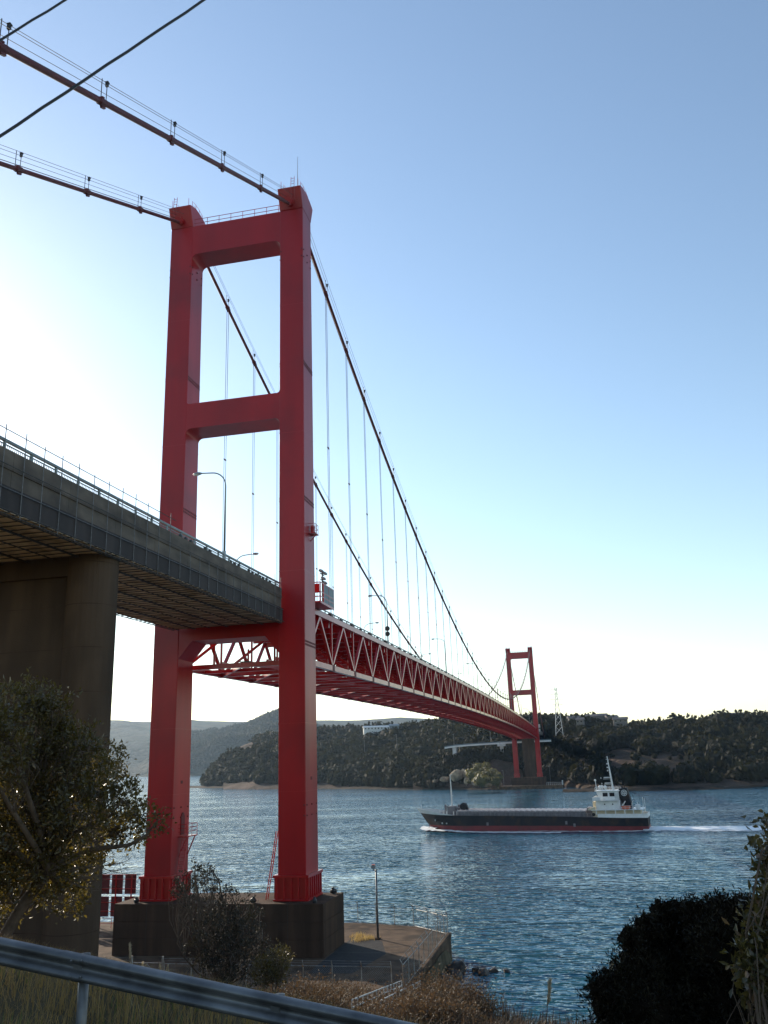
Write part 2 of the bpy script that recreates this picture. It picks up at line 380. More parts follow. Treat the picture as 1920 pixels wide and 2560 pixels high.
hD = layer('far_ridge', 'pale blue long ridge at the end of the strait',
           [-1500, -400, 0, 150, 272, 309, 368, 478, 620, 794, 900, 996, 1080, 1200, 1400, 1700, 2200],
           [2750, 2700, 2700, 2650, 2640, 2630, 2600, 2600, 2800, 3000, 3100, 3200, 3200, 3200, 3200, 3200, 3300],
           [4400]*17,
           [1830, 1812, 1800, 1793, 1797, 1798, 1808, 1801, 1806, 1803, 1800, 1791, 1794, 1802, 1830, 1845, 1850],
           0.0, PROF, 220, 40, M['farhill'], 70.0, 0.0022)

# woods on the far shore: one mass of crowns
def crown_template(seed, nq):
    r = np.random.default_rng(seed)
    d = r.normal(size=(nq, 3)); d[:, 2] = np.abs(d[:, 2])*0.9-.25; d /= np.linalg.norm(d, axis=1)[:, None]
    lump = 0.78+0.34*r.random(nq); c = d*lump[:, None]*[1, 1, .85]
    nrm = d+r.normal(size=(nq, 3))*.55; nrm /= np.linalg.norm(nrm, axis=1)[:, None]
    a = np.cross(nrm, r.normal(size=(nq, 3))); a /= np.linalg.norm(a, axis=1)[:, None]; b = np.cross(nrm, a)
    s = (0.11+.13*r.random(nq))[:, None]
    V_ = np.stack([c-a*s-b*s*.7, c+a*s*.9-b*s*.8, c+a*s+b*s*.8, c-a*s*.8+b*s], 1).reshape(-1, 3)
    F_ = np.arange(4*nq).reshape(-1, 4)
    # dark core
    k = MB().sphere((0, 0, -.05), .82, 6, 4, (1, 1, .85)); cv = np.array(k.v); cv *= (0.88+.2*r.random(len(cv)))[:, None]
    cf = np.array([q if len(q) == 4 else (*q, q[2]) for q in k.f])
    return V_, F_, cv, cf
TEMPL = [crown_template(50+i, 58) for i in range(5)]
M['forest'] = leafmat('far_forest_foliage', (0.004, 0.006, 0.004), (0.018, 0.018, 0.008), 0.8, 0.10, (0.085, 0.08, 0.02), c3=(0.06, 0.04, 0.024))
M['forest'].node_tree.nodes['Principled BSDF'].inputs['Specular IOR Level'].default_value = 0.12
def scatter_crowns(name, label, pts, rad, tint, mat, parent=None):
    VV, FF, TT = [], [], []; off = 0
    for i, (p, r_, t_) in enumerate(zip(pts, rad, tint)):
        V_, F_, cv, cf = TEMPL[i % 5]; a = (i*2.399) % 6.283; ca, sa = math.cos(a), math.sin(a)
        rot = np.array([[ca, sa, 0], [-sa, ca, 0], [0, 0, 1]])*[1, 1, 1.05+0.4*math.sin(i*1.7)]
        VV.append(V_@rot*r_+p); FF.append(F_+off); off += len(V_); TT.append(np.full(len(V_), t_)+RNG.normal(size=len(V_))*.07)
        tri = cf[:, [0, 1, 2, 3]]
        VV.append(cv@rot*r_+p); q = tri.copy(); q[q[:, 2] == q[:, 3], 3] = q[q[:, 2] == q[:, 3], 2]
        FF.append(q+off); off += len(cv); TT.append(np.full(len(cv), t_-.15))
    V_ = np.concatenate(VV); F_ = np.concatenate(FF); T_ = np.clip(np.concatenate(TT), 0, 1)
    deg = F_[:, 2] == F_[:, 3]
    o_ = np_mesh(name, V_, np.concatenate([F_[~deg][:, [0, 1, 2]], F_[~deg][:, [0, 2, 3]], F_[deg][:, :3]]), mat, parent, T_)
    return tag(o_, label, None if parent else 'trees', kind='stuff')
def wood(name, label, h, n, ulim, slim, rmin, rmax, gaps=None, seed=1):
    r = np.random.default_rng(seed); hf, nu, U_ = h
    ui = r.uniform((ulim[0]-U_[0])/(U_[-1]-U_[0])*(nu-1), (ulim[1]-U_[0])/(U_[-1]-U_[0])*(nu-1), n)
    s = slim[0]+(slim[1]-slim[0])*r.random(n)**1.0
    P = hf(ui, s); uu = U_[0]+ui/(nu-1)*(U_[-1]-U_[0])
    dens = 0.5+fbm(P[:, 0]*.03+9, P[:, 1]*.03, 3)
    keep = np.ones(n, bool)
    rad = (rmin+(rmax-rmin)*r.random(n)**1.8*1.35)*(0.75+.6*dens)
    tint = np.clip(0.35+fbm(P[:, 0]*.012, P[:, 1]*.012+5, 3)*1.1+r.normal(size=n)*.2, 0, 1)
    if gaps:
        for (u0, u1, s0, s1, k) in gaps:
            m_ = (uu > u0) & (uu < u1) & (s > s0+.06*np.sin(uu*.09)) & (s < s1+.05*np.sin(uu*.06+2))
            drop = m_ & (r.random(n) < k); keep &= ~drop; rad = np.where(m_, rad*.55, rad); tint = np.where(m_, np.clip(tint+.35, 0, 1), tint)
    keep &= ~((P[:, 0] > 430) & (P[:, 0] < 500) & (np.abs(P[:, 1]) < 26))
    P[:, 2] += rad*.45
    P, rad, tint = P[keep], rad[keep], tint[keep]
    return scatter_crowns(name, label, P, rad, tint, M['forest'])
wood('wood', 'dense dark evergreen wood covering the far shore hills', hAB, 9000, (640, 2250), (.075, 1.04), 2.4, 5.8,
     gaps=[(1400, 1560, .16, .36, .95), (1500, 1720, .12, .50, .93), (1640, 1830, .06, .22, .9), (1260, 1330, 0, .25, .6),
           (900, 1060, .10, .2, .8), (980, 1090, .55, .62, .9), (800, 1000, .45, .52, .6)], seed=3)
hF = layer('shore_mound', 'steep wooded mound behind the beach left of the distant tower',
           [1030, 1080, 1120, 1180, 1240, 1285, 1305], [592, 586, 579, 568, 560, 558, 566], [630, 622, 614, 606, 600, 594, 592],
           [1908, 1892, 1881, 1874, 1874, 1882, 1910], 4.5, PROFC, 60, 20, M['hillsoil'], 3.0, 0.04, tail=0.6)
wood('mound_wood', 'wood covering the steep mound below the white road viaduct', hF, 420, (1040, 1300), (.16, 1.3), 2.0, 4.0, seed=6)
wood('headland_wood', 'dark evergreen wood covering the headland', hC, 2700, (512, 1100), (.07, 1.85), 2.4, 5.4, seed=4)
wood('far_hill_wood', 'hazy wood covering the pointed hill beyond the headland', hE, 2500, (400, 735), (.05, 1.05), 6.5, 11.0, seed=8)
# beach and tideline along the far shore
M['beach'] = pmat('tidal_beach', (0.040, 0.030, 0.021), (0.020, 0.016, 0.012), 0.15, 0.9, 0.7, 1.5, c3=(0.065, 0.05, 0.034), s3=0.03, bdist=.3, spec=0.08)
def strip(name, label, pts, mat, w0, z0, z1, seed=0):
    r = np.random.default_rng(seed); V_ = []; n = len(pts)
    for i, (u, rr_) in enumerate(pts):
        for k, (dr, z) in enumerate(((-w0, -.4), (-w0*.55, z0), (0, z1*.8), (w0*.7, z1))):
            p = at(u, 1900, rr_+dr+r.normal()*1.2*(k < 3)); V_.append((p[0], p[1], z+r.normal()*.12))
    o_ = np_mesh(name, V_, grid_faces(n, 4), mat, smooth=True)
    return tag(o_, label, 'beach', kind='structure')
uu = np.linspace(470, 1262, 110)
strip('beach', 'brown tidal beach below the headland and the wooded slope', [(u, np.interp(u, [470, 560, 652, 800, 980, 1100, 1262], [905, 850, 772, 702, 624, 588, 556])) for u in uu], M['beach'], 16, .5, 1.6, 2)
strip('sand_beach', 'pale sand strip at the back of the beach left of the cliff rocks', [(u, np.interp(u, [1050, 1140], [606, 590])) for u in np.linspace(1052, 1138, 16)], M['paler'], 7, 1.5, 2.4, 9)
uu = np.linspace(1400, 2300, 90)
strip('tideline', 'dark rocky tideline under the right far hillside', [(u, np.interp(u, [1400, 1640, 1793, 1898, 2300], [484, 477, 477, 494, 545])) for u in uu], M['beach'], 9, .35, 1.3, 5)

# ================================================================ THE BRIDGE
SPAN = 465.4; ZB = 6.5; ZT = 81.57
def leg_W(z): return 6.88+(6.94-6.88)*(z-ZB)/75
def leg_a(z): return 3.98+(3.14-3.98)*(z-ZB)/75     # size along the bridge
BY = 2.79
def strut_poly(z0, z1, rb_, rt_, wid):
    """outline of a cross strut between the leg faces (y, z) with curved haunches flaring into the legs"""
    y = wid; P = []
    def arc(cy, cz, r, a0, a1, n=6):
        for i in range(n+1):
            a = a0+(a1-a0)*i/n; P.append((cy+r*math.cos(a), cz+r*math.sin(a)))
    # lower edge left to right (haunch hangs below z0 at both ends)
    arc(-y+rb_, z0-rb_, rb_, math.pi, math.pi/2); arc(y-rb_, z0-rb_, rb_, math.pi/2, 0)
    if rt_ > 0: arc(y-rt_, z1+rt_, rt_, 0, -math.pi/2); arc(-y+rt_, z1+rt_, rt_, -math.pi/2, -math.pi)
    else: P.extend([(y, z1), (-y, z1)])
    return P
def make_tower(label, near):
    t = empty('bridge_tower', (0, 0, ZB), label, 'bridge tower', 'red steel towers of the suspension bridge')
    def B(mb, name, mat, parent=None, bevel=0.0, off=True):
        mb.v = [(x, y, z-ZB) for x, y, z in mb.v]
        return mb.build(name, mat, parent or t, bevel=bevel)
    for sg in (1, -1):
        mb = MB(); V_ = []
        zs = [ZB, 30, 45, 60, ZT]
        for z in zs:
            a, w_ = leg_a(z)/2, leg_W(z)*sg
            V_ += [(-a, w_-BY/2, z), (a, w_-BY/2, z), (a, w_+BY/2, z), (-a, w_+BY/2, z)]
        F_ = [(3, 2, 1, 0), tuple(16+i for i in range(4))]
        for k in range(4):
            for j in range(4): F_.append((4*k+j, 4*k+(j+1) % 4, 4*k+4+(j+1) % 4, 4*k+4+j))
        mb.add(V_, F_); leg = B(mb, 'leg', M['red'], bevel=0.07)
        # stiffened base skirt
        sk = MB(); w_ = leg_W(ZB)*sg; a = leg_a(ZB)/2
        sk.bx(-a-.33, a+.33, w_-BY/2-.33, w_+BY/2+.33, ZB, ZB+.16)
        sk.bx(-a-.06, a+.06, w_-BY/2-.06, w_+BY/2+.06, ZB+.16, ZB+2.2)
        for i in range(7):
            x = -a-.02+(2*a+.04)*i/6
            for s2 in (-1, 1): sk.bx(x-.07, x+.07, min(w_+s2*(BY/2+.06), w_+s2*(BY/2+.31)), max(w_+s2*(BY/2+.06), w_+s2*(BY/2+.31)), ZB+.16, ZB+2.22)
        for i in range(5):
            y = w_-BY/2-.02+(BY+.04)*i/4
            for s2 in (-1, 1): sk.bx(min(s2*(a+.06), s2*(a+.31)), max(s2*(a+.06), s2*(a+.31)), y-.08, y+.08, ZB+.16, ZB+2.18)
        for s2 in (-1, 1):
            sk.bx(-a-.36, a+.36, min(w_+s2*(BY/2+.06), w_+s2*(BY/2+.36)), max(w_+s2*(BY/2+.06), w_+s2*(BY/2+.36)), ZB+2.0, ZB+2.24)
            sk.bx(min(s2*(a+.06), s2*(a+.34)), max(s2*(a+.06), s2*(a+.34)), w_-BY/2-.06, w_+BY/2+.06, ZB+1.98, ZB+2.21)
        B(sk, 'base_skirt', M['red_plain'], leg)
        # splice plates with bolt heads, and bolt rows
        for zc in ((30.5, 45.8, 61.6) if near else ()):
            sp = MB(); aa = leg_a(zc)/2; ww = leg_W(zc)*sg
            for i in range(9):
                for k in (-1, 1):
                    x = -aa+.2+(2*aa-.4)*i/8
                    for s2 in (-1, 1): sp.box((x, ww+s2*(BY/2+.012), zc+k*.16), (.24, .03, .2))
            tag(B(sp, 'splice_plate', M['dark_red'], leg), kind='stuff')
        if near:
            for zc in (13.97, 14.93, 75.1, 76.05):
                bo = MB(); aa = leg_a(zc)/2; ww = leg_W(zc)*sg
                for fx in (-.86, -.05, .75):
                    for s2 in (-1, 1): bo.box((fx*aa, ww+s2*(BY/2+.04), zc), (.13, .1, .13))
                for fy in (-.9, .9):
                    bo.box((-aa-.04, ww+fy*BY/2, zc), (.1, .13, .13))
                tag(B(bo, 'bolt_row', M['dark_red'], leg), kind='stuff')
            hp = MB().bx(-.3, .15, leg_W(17)*sg-BY/2-.03, leg_W(17)*sg-BY/2+.02, 17.2, 17.5)
            B(hp, 'inspection_plate', M['dark_red'], leg)
            # welded seam bands
            for zc in (16.2, 22.6, 38.0, 53.4, 69.0):
                aa = leg_a(zc)/2+.006; ww = leg_W(zc)*sg; h = BY/2+.006
                B(MB().bx(-aa, aa, ww-h, ww+h, zc-.025, zc+.025), 'weld_seam', M['red_plain'], leg)
        # saddle housing
        ww = leg_W(ZT)*sg; sd = MB()
        prof = [(-1.60, ZT), (-2.48, 84.0), (-1.9, 84.22), (-1.1, 84.42), (0, 84.52), (1.1, 84.42), (1.9, 84.22), (2.48, 84.0), (1.60, ZT)]
        sd.prism(prof, 'y', ww-BY/2-.02, ww+BY/2+.02)
        hs = B(sd, 'saddle_housing', M['red'], bevel=0.05)
        for p_, q_ in (((-1.9, ww, 82.35), (-2.75, ww, 81.9)), ((1.9, ww, 82.3), (2.6, ww, 82.0))): B(MB().tube([p_, q_], .46, 14), 'cable_collar', M['red_plain'], hs)
        rl = MB()
        for (x, z) in ((-2.2, 84.1), (-1.2, 84.4), (-.2, 84.5), (.8, 84.47), (1.7, 84.27)):
            for s2 in (-1, 1): rl.tube([(x, ww+s2*1.05, z), (x, ww+s2*1.05, z+1.05)], .03, 5)
        for dz in (.55, 1.05):
            for s2 in (-1, 1): rl.tube([(-.9, ww+s2*1.05, 84.45+dz), (-.2, ww+s2*1.05, 84.5+dz), (.8, ww+s2*1.05, 84.47+dz), (1.7, ww+s2*1.05, 84.27+dz)], .025, 5)
            rl.tube([(1.7, ww-1.05, 84.27+dz), (1.7, ww+1.05, 84.27+dz)], .025, 5)
        B(rl, 'top_railing', M['red_plain'], hs)
        ld = MB()
        for dy in (-.2, .2): ld.tube([(-2.3, ww+.5*sg+dy, 82.3), (-2.62, ww+.5*sg+dy, 84.0), (-2.5, ww+.5*sg+dy, 85.3)], .03, 5)
        for k in range(8):
            z = 82.5+k*.36; x = -2.33-.17*(z-82.4)/1.5 if z < 84 else -2.58
            ld.tube([(x, ww+.5*sg-.2, z), (x, ww+.5*sg+.2, z)], .022, 5)
        B(ld, 'ladder', M['red_plain'], hs)
    def inner(z): return leg_W(z)-BY/2+.01
    mb = MB().prism(strut_poly(77.72, ZT-.02, .75, 0, inner(79)), 'x', -1.54, 1.54)
    top = B(mb, 'top_strut', M['red'])
    mb = MB().prism(strut_poly(55.26, 58.26, .6, .35, inner(57)), 'x', -1.68, 1.68)
    B(mb, 'middle_strut', M['red'])
    lo = MB(); y = inner(32)
    lo.prism([(-y, 29.6), (-y+1.5, 31.4), (y-1.5, 31.4), (y, 29.6), (y, 34.4), (-y, 34.4)], 'x', -1.78, 1.78)
    B(lo, 'lower_strut', M['red'])
    rl = MB()
    for x in (-1.35, 1.35):
        for i in range(8):
            yy = -5.3+10.6*i/7; rl.tube([(x, yy, ZT-.03), (x, yy, ZT+1.05)], .035, 5)
        for dz in (.5, 1.05): rl.tube([(x, -5.5, ZT+dz), (x, 5.5, ZT+dz)], .035, 5)
    B(rl, 'strut_railing', M['red_plain'], top)
    B(MB().tube([(0.4, -7.1, 84.5), (0.4, -7.1, 86.3), (0.4, -7.12, 90.4)], [.05, .045, .02], 6), 'lightning_rod', M['lamp_grey'])
    if near:
        # bracket platform on the outer face of the right leg
        pb = MB(); yo = -leg_W(42.6)-BY/2
        pb.bx(-.35, .95, yo-.75, yo, 42.2, 42.3).bar((.3, yo, 41.5), (.3, yo-.7, 42.2), .08, .08)
        for x, yy in ((-.3, -.7), (.9, -.7), (.3, -.7)): pb.tube([(x, yo+yy, 42.3), (x, yo+yy, 43.3)], .03, 5)
        for dz in (.5, 1.0): pb.tube([(-.3, yo, 42.3+dz), (-.3, yo-.7, 42.3+dz), (.9, yo-.7, 42.3+dz), (.9, yo, 42.3+dz)], .025, 5)
        pb.box((.2, yo-.3, 42.75), (.35, .35, .8))
        B(pb, 'aviation_light_platform', M['red_plain'])
        # caged stair and platform on the inner face of the left leg
        yi = leg_W(10)-BY/2; ps = MB()
        ps.bx(-.6, 1.98, yi-.95, yi, 12.1, 12.2)
        for x in (-.55, .7, 1.93): ps.tube([(x, yi-.9, 12.2), (x, yi-.9, 13.3)], .03, 5)
        for dz in (.4, .75, 1.1): ps.tube([(-.55, yi, 12.2+dz), (-.55, yi-.9, 12.2+dz), (1.93, yi-.9, 12.2+dz), (1.93, yi, 12.2+dz)], .025, 5)
        ps.bar((1.6, yi-.05, 10.3), (1.6, yi-.85, 12.1), .1, .1); ps.bar((-.3, yi-.05, 10.3), (-.3, yi-.85, 12.1), .1, .1)
        pl = B(ps, 'access_platform', M['red_plain'])
        B(MB().prism([(-.05, 12.3), (.75, 12.3), (.75, 14.0), (.5, 14.4), (.2, 14.4), (-.05, 14.0)], 'y', yi-.08, yi+.02), 'door', M['dark_red'], pl)
        st = MB()
        for dy in (-.25, -.8): st.bar((-1.6, yi+dy, 7.0), (.1, yi+dy, 12.1), .05, .22)
        for k in range(17):
            f_ = k/16; st.bx(-1.6+1.7*f_-.1, -1.6+1.7*f_+.1, yi-.8, yi-.25, 7.1+5*f_, 7.14+5*f_)
        B(st, 'stair', M['red_plain'], pl)
    else:
        B(MB().bx(-.8, .8, -leg_W(36)-BY/2-1.0, -leg_W(36)-BY/2, 35.2, 37.2), 'cabinet', M['offwhite'])
        B(MB().bx(1.2, 2.2, -leg_W(36)-BY/2-.9, -leg_W(36)-BY/2, 33.0, 34.6), 'cabinet', M['offwhite'])
    return t
tw1 = make_tower('tall red steel bridge tower standing close by on the left', True)
tw2 = make_tower('small distant red bridge tower on the opposite shore', False); tw2.location = (SPAN, 0, ZB)

# ---------------------------------------------------------------- main cables and hangers
ZC = 83.0; SAG = 43.2
def cable_z(x):
    if x < 0: return ZC+0.4963*x
    if x > SPAN: return ZC-0.4963*(x-SPAN)
    t = x/SPAN; return ZC-4*SAG*t*(1-t)
def chord_b(x): t = np.clip(x/SPAN, 0, 1); return 29.07+2.1*4*t*(1-t)
DEPTH = 5.7
def make_cable(sg, label):
    y = 6.92*sg
    c = empty('main_cable', (0, y, 0), label, 'bridge cable', 'main cables of the suspension bridge')
    xs = [-112]+list(np.linspace(-100, 0, 9))+list(np.linspace(4, SPAN-4, 116))+list(np.linspace(SPAN, SPAN+110, 10))
    MB().tube([(x, 0, cable_z(x)) for x in xs], .195, 12).build('cable', M['red_plain' if False else 'dark_red'], c, smooth=True)
    for dz, dy, r_ in ((1.15, .45, .02), (1.15, -.45, .02), (.62, .42, .035), (1.75, 0, .02)):
        MB().tube([(x, dy, cable_z(x)+dz) for x in xs[1:]], r_, 5).build('hand_rope', M['wire'], c)
    clamp = MB().tube([(-.42, 0, 0), (-.38, 0, 0), (.38, 0, 0), (.42, 0, 0)], [.21, .27, .27, .21], 10).box((0, 0, -.28), (.45, .18, .28)).box((-.02, .0, .26), (.3, .4, .1)).mesh('clamp', M['dark_red'])
    post = MB().tube([(0, 0, .2), (0, 0, 1.8)], .032, 5).mesh('post', M['wire'])
    lamp = MB().box((0, 0, 1.5), (.15, .2, .26)).box((.02, 0, 1.72), (.24, .24, .06)).tube([(0, 0, .2), (.02, 0, 1.5)], .03, 5).mesh('lamp', M['wire'])
    spacer = MB().box((0, 0, 0), (.66, .12, .12)).mesh('spacer', M['dark_red'])
    pts = [-1.7-10*k for k in range(1, 10)]+[2.7+10*k for k in range(1, 46)]+[SPAN+1.7+10*k for k in range(1, 9)]
    for i, x in enumerate(pts):
        z = cable_z(x); sl_ = math.atan2(cable_z(x+.5)-cable_z(x-.5), 1.0)
        cl = inst(clamp, 'clamp', c, (x, 0, z), (0, -sl_, 0))
        for nm, me_, lx in (('post', post, -.35), ('lamp', lamp, .35)):
            k = bpy.data.objects.new(nm, me_); COL.objects.link(k); k.parent = cl
            k.rotation_euler = (0, sl_, 0); k.location = (lx, .1*sg, 0)
        if 0 < x < SPAN:
            zt_ = z-.45; zb_ = chord_b(x)+DEPTH+.35
            if zt_-zb_ > .6:
                h = MB()
                for dx in (-.28, .28): h.tube([(dx, 0, 0), (dx, 0, zb_-zt_)], .03, 5, False)
                h.box((0, 0, zb_-zt_+.15), (.75, .25, .35))
                ho = h.build('hanger', M['dark_pipe'], c); ho.location = (x, 0, zt_)
                if zt_-zb_ > 9:
                    s_ = bpy.data.objects.new('spacer', spacer); COL.objects.link(s_); s_.parent = ho; s_.location = (0, 0, (zb_-zt_)*.5)
    return c
make_cable(-1, 'dark red main cable on the near right side of the bridge')
make_cable(1, 'dark red main cable on the far left side of the bridge')

# ---------------------------------------------------------------- stiffening truss and deck
tr = empty('truss_girder', (0, 0, 0), 'long red lattice truss carrying the road deck over the water', 'bridge deck')
X0, X1 = 2.7, 462.7; NP = 46
node = [X0+10*i for i in range(NP+1)]
YT = 6.9
for sg in (-1, 1):
    y = YT*sg
    for nm, off in (('bottom_chord', 0), ('top_chord', DEPTH)):
        mb = MB(); xs = [X0]+[X0+5*i for i in range(1, 2*NP)]+[X1]
        V_ = []
        for x in xs:
            z = chord_b(x)+off
            V_ += [(x, y-.25, z-.30), (x, y+.25, z-.30), (x, y+.25, z+.30), (x, y-.25, z+.30)]
        F_ = [(0, 1, 2, 3)]+[tuple(4*(len(xs)-1)+k for k in (3, 2, 1, 0))]
        for i in range(len(xs)-1):
            for j in range(4): F_.append((4*i+j, 4*i+4+j, 4*i+4+(j+1) % 4, 4*i+(j+1) % 4))
        mb.add(V_, F_).build(nm, M['red_plain'], tr)
    for i in range(NP):
        xa, xm, xb = node[i], node[i]+5, node[i+1]
        for (xl, xh) in ((xa, xm), (xb, xm)):
            MB().bar((xl, y, chord_b(xl)+.28), (xh, y, chord_b(xh)+DEPTH-.28), .32, .34, up=(0, 1, 0)).build('diagonal', M['red_plain'], tr)
        if i:
            MB().bar((xa, y, chord_b(xa)+.3), (xa, y, chord_b(xa)+DEPTH-.3), .2, .22, up=(0, 1, 0)).build('vertical', M['red_plain'], tr)
    for x in node:
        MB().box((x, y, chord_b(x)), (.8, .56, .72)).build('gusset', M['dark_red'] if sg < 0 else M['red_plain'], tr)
for i in range(2*NP+1):
    x = X0+5*i; zb_ = chord_b(x); zt_ = zb_+DEPTH
    main = i % 2 == 0
    MB().bx(x-.16, x+.16, -YT+.25, YT-.25, zb_-.26, zb_+.24 if main else zb_+.1).build('cross_beam', M['red_plain'], tr)
    MB().bx(x-.16, x+.16, -YT+.25, YT-.25, zt_-.95, zt_+.1).build('floor_beam', M['red_plain'], tr)
    if main:
        sw = MB()
        sw.bar((x, -YT+.3, zb_+.2), (x, 0, zt_-.95), .26, .26); sw.bar((x, YT-.3, zb_+.2), (x, 0, zt_-.95), .26, .26)
        sw.bar((x, -YT*.5, zb_+.2), (x, -YT*.5, (zb_+zt_)/2), .18, .18); sw.bar((x, YT*.5, zb_+.2), (x, YT*.5, (zb_+zt_)/2), .18, .18)
        sw.build('sway_brace', M['red_plain'], tr)
for i in range(NP):
    xa, xb = node[i], node[i+1]; z = chord_b(xa+5)-.02
    for sg in (-1, 1): MB().bar((xa, 0, z), (xb, sg*(YT-.3), z), .22, .42).build('lateral_brace', M['red_plain'], tr)
# stringers, deck, kerbs, inspection walkway, railings
xs = [X0+5*i for i in range(2*NP+1)]
def ribbon(y0, y1, za, zb_, mat, name, parent=tr):
    V_ = []
    for x in xs:
        z = chord_b(x)+DEPTH
        V_ += [(x, y0, z+za), (x, y1, z+za), (x, y1, z+zb_), (x, y0, z+zb_)]
    F_ = [(0, 1, 2, 3), tuple(4*(len(xs)-1)+k for k in (3, 2, 1, 0))]
    for i in range(len(xs)-1):
        for j in range(4): F_.append((4*i+j, 4*i+4+j, 4*i+4+(j+1) % 4, 4*i+(j+1) % 4))
    return MB().add(V_, F_).build(name, mat, parent)
for y in (-4.4, -2.2, 0, 2.2, 4.4): ribbon(y-.13, y+.13, -.55, .12, M['red_plain'], 'stringer')
dk = ribbon(-5.75, 5.75, .12, .42, M['slab'], 'deck_slab')
for sg in (-1, 1): ribbon(min(sg*5.3, sg*5.9), max(sg*5.3, sg*5.9), .425, .78, M['slab'], 'kerb', dk)
ribbon(-.6, .6, -DEPTH+.32, -DEPTH+.40, M['galv'], 'inspection_walkway')
for y in (-2.6, 2.6): ribbon(y-.1, y+.1, -DEPTH+.26, -DEPTH+.46, M['red_plain'], 'lower_stringer')
for sg in (-1, 1):
    rl = MB()
    for k, x in enumerate(np.arange(X0, X1, 2.0)):
        z = chord_b(x)+DEPTH+.78; rl.box((x, 5.6*sg, z+.32), (.1, .12, .7))
    o_ = tag(rl.build('railing_posts', M['rail_green'], tr), kind='stuff')
    for dz, h in ((.68, .12), (.38, .06), (.15, .06)): ribbon(5.6*sg-.07, 5.6*sg+.07, .78+dz-h/2, .78+dz+h/2, M['rail_green'], 'rail', o_)
br = MB().box((0, 0, .48), (.4, .7, .26)).tube([(-.45, -.2, .62), (.45, -.2, .62)], .12, 6).mesh('deck_bracket', M['black'])
for i in range(1, 2*NP):
    x = X0+5*i; inst(br, 'deck_bracket', tr, (x, -6.55, chord_b(x)+DEPTH))

# ---------------------------------------------------------------- street lamps on bridge and viaduct
def make_lamp():
    t = empty('street_lamp', (0, 0, 0), 'x', 'street lamp', 'curved arm street lamps along the bridge')
    MB().tube([(0, 0, 0), (0, 0, .9)], .15, 8).build('base', M['lamp_grey'], t)
    P = [(0, 0, .9), (0, 0, 6.9)]
    for k in range(1, 8):
        a = math.pi/2*k/7; P.append((0, 1.35*(1-math.cos(a)), 6.9+1.35*math.sin(a)))
    P.append((0, 2.35, 8.32))
    MB().tube(P, [.10, .075]+[.06]*8, 8).build('pole', M['lamp_grey'], t, smooth=True)
    hd = MB().sphere((0, 2.72, 8.32), .45, 10, 6, (.42, 1, .32)).build('lamp_head', M['lamp_grey'], t, smooth=True)
    MB().sphere((0, 2.8, 8.24), .32, 8, 5, (.5, 1, .35)).build('diffuser', M['glass'], hd, smooth=True)
    return t
lamp0 = make_lamp()
def deck_z(x): return float(chord_b(x)+DEPTH+.78) if x > 0 else 36.1+.012*x
ORD = ['first', 'second', 'third', 'fourth', 'fifth', 'sixth', 'seventh', 'eighth', 'ninth']
rl_ = [-16.6, 49.7, 111.5, 173.3, 235, 297, 358.5, 420]; ll_ = [13.6, 80.2, 141.5, 202.7, 264, 326, 388, 449]
k = 0
for side, lst in ((-1, rl_), (1, ll_)):
    for j, x in enumerate(lst):
        o_ = lamp0 if k == 0 else copy_tree(lamp0); k += 1
        o_.location = (x, 5.72*side, deck_z(x)-.02); o_.rotation_euler = (0, 0, 0 if side < 0 else math.pi)
        if side < 0:
            o_['label'] = 'tall street lamp on the approach viaduct in front of the near tower' if j == 0 else '%s street lamp from the near tower along the near right railing' % ORD[j-1]
        else:
            o_['label'] = '%s street lamp from the near tower along the far left railing' % ORD[j]
ms = empty('traffic_mirror', (49.7, -5.72, deck_z(49.7)), 'pair of round dark discs on the first street lamp of the truss', 'sign')
for z in (1.9, 2.75): MB().tube([(-.16, 0, z), (-.1, 0, z)], .4, 14).build('disc', M['black'], ms)

# ---------------------------------------------------------------- maintenance gondola beside the near tower
gd = empty('maintenance_cabin', (3.1, -8.5, 35.55), 'red maintenance cabin with blue grey panels hung beside the near tower', 'maintenance cabin')
MB().bx(0, 5.2, 0, 1.6, -.14, 0).bx(-.05, 5.25, -.04, .04, -.22, .02).build('floor', M['red_plain'], gd)
for i in range(7): MB().bx(1.25+i*.565, 1.25+i*.565+.535, -.03, .03, .03, 2.0).build('panel', M['bluegrey'], gd)
fr = MB()
for x in (0, 1.2, 3.2, 5.2): fr.bx(x-.05, x+.05, -.05, .05, 0, 2.05).bx(x-.05, x+.05, 1.55, 1.65, 0, 2.05)
for z in (.5, 1.0, 2.05): fr.bx(-.05, 5.25, -.06, -.031, z-.05, z+.05).bx(-.05, .05, 0, 1.6, z-.05, z+.05)
fr.bx(0, .06, .1, 1.5, .9, 1.9)
fr.build('frame', M['red_plain'], gd)
fl = empty('floodlight_mast', (6.6, -7.7, 36.0), 'short mast with four floodlights above the maintenance cabin', 'floodlight')
MB().tube([(0, 0, 0), (0, 0, 3.6)], .09, 6).tube([(-.7, 0, 3.2), (.7, 0, 3.2)], .06, 6).tube([(-.6, 0, 2.5), (.6, 0, 2.5)], .06, 6).build('mast', M['wire'], fl)
fm = MB().sphere((0, 0, 0), .36, 8, 5, (1, 1, .5)).mesh('floodlight', M['lamp_grey'])
for x, z in ((-.7, 3.45), (.65, 3.45), (.65, 2.35), (.1, 2.75)): inst(fm, 'floodlight', fl, (x, -.1, z), (.5, 0, 0))

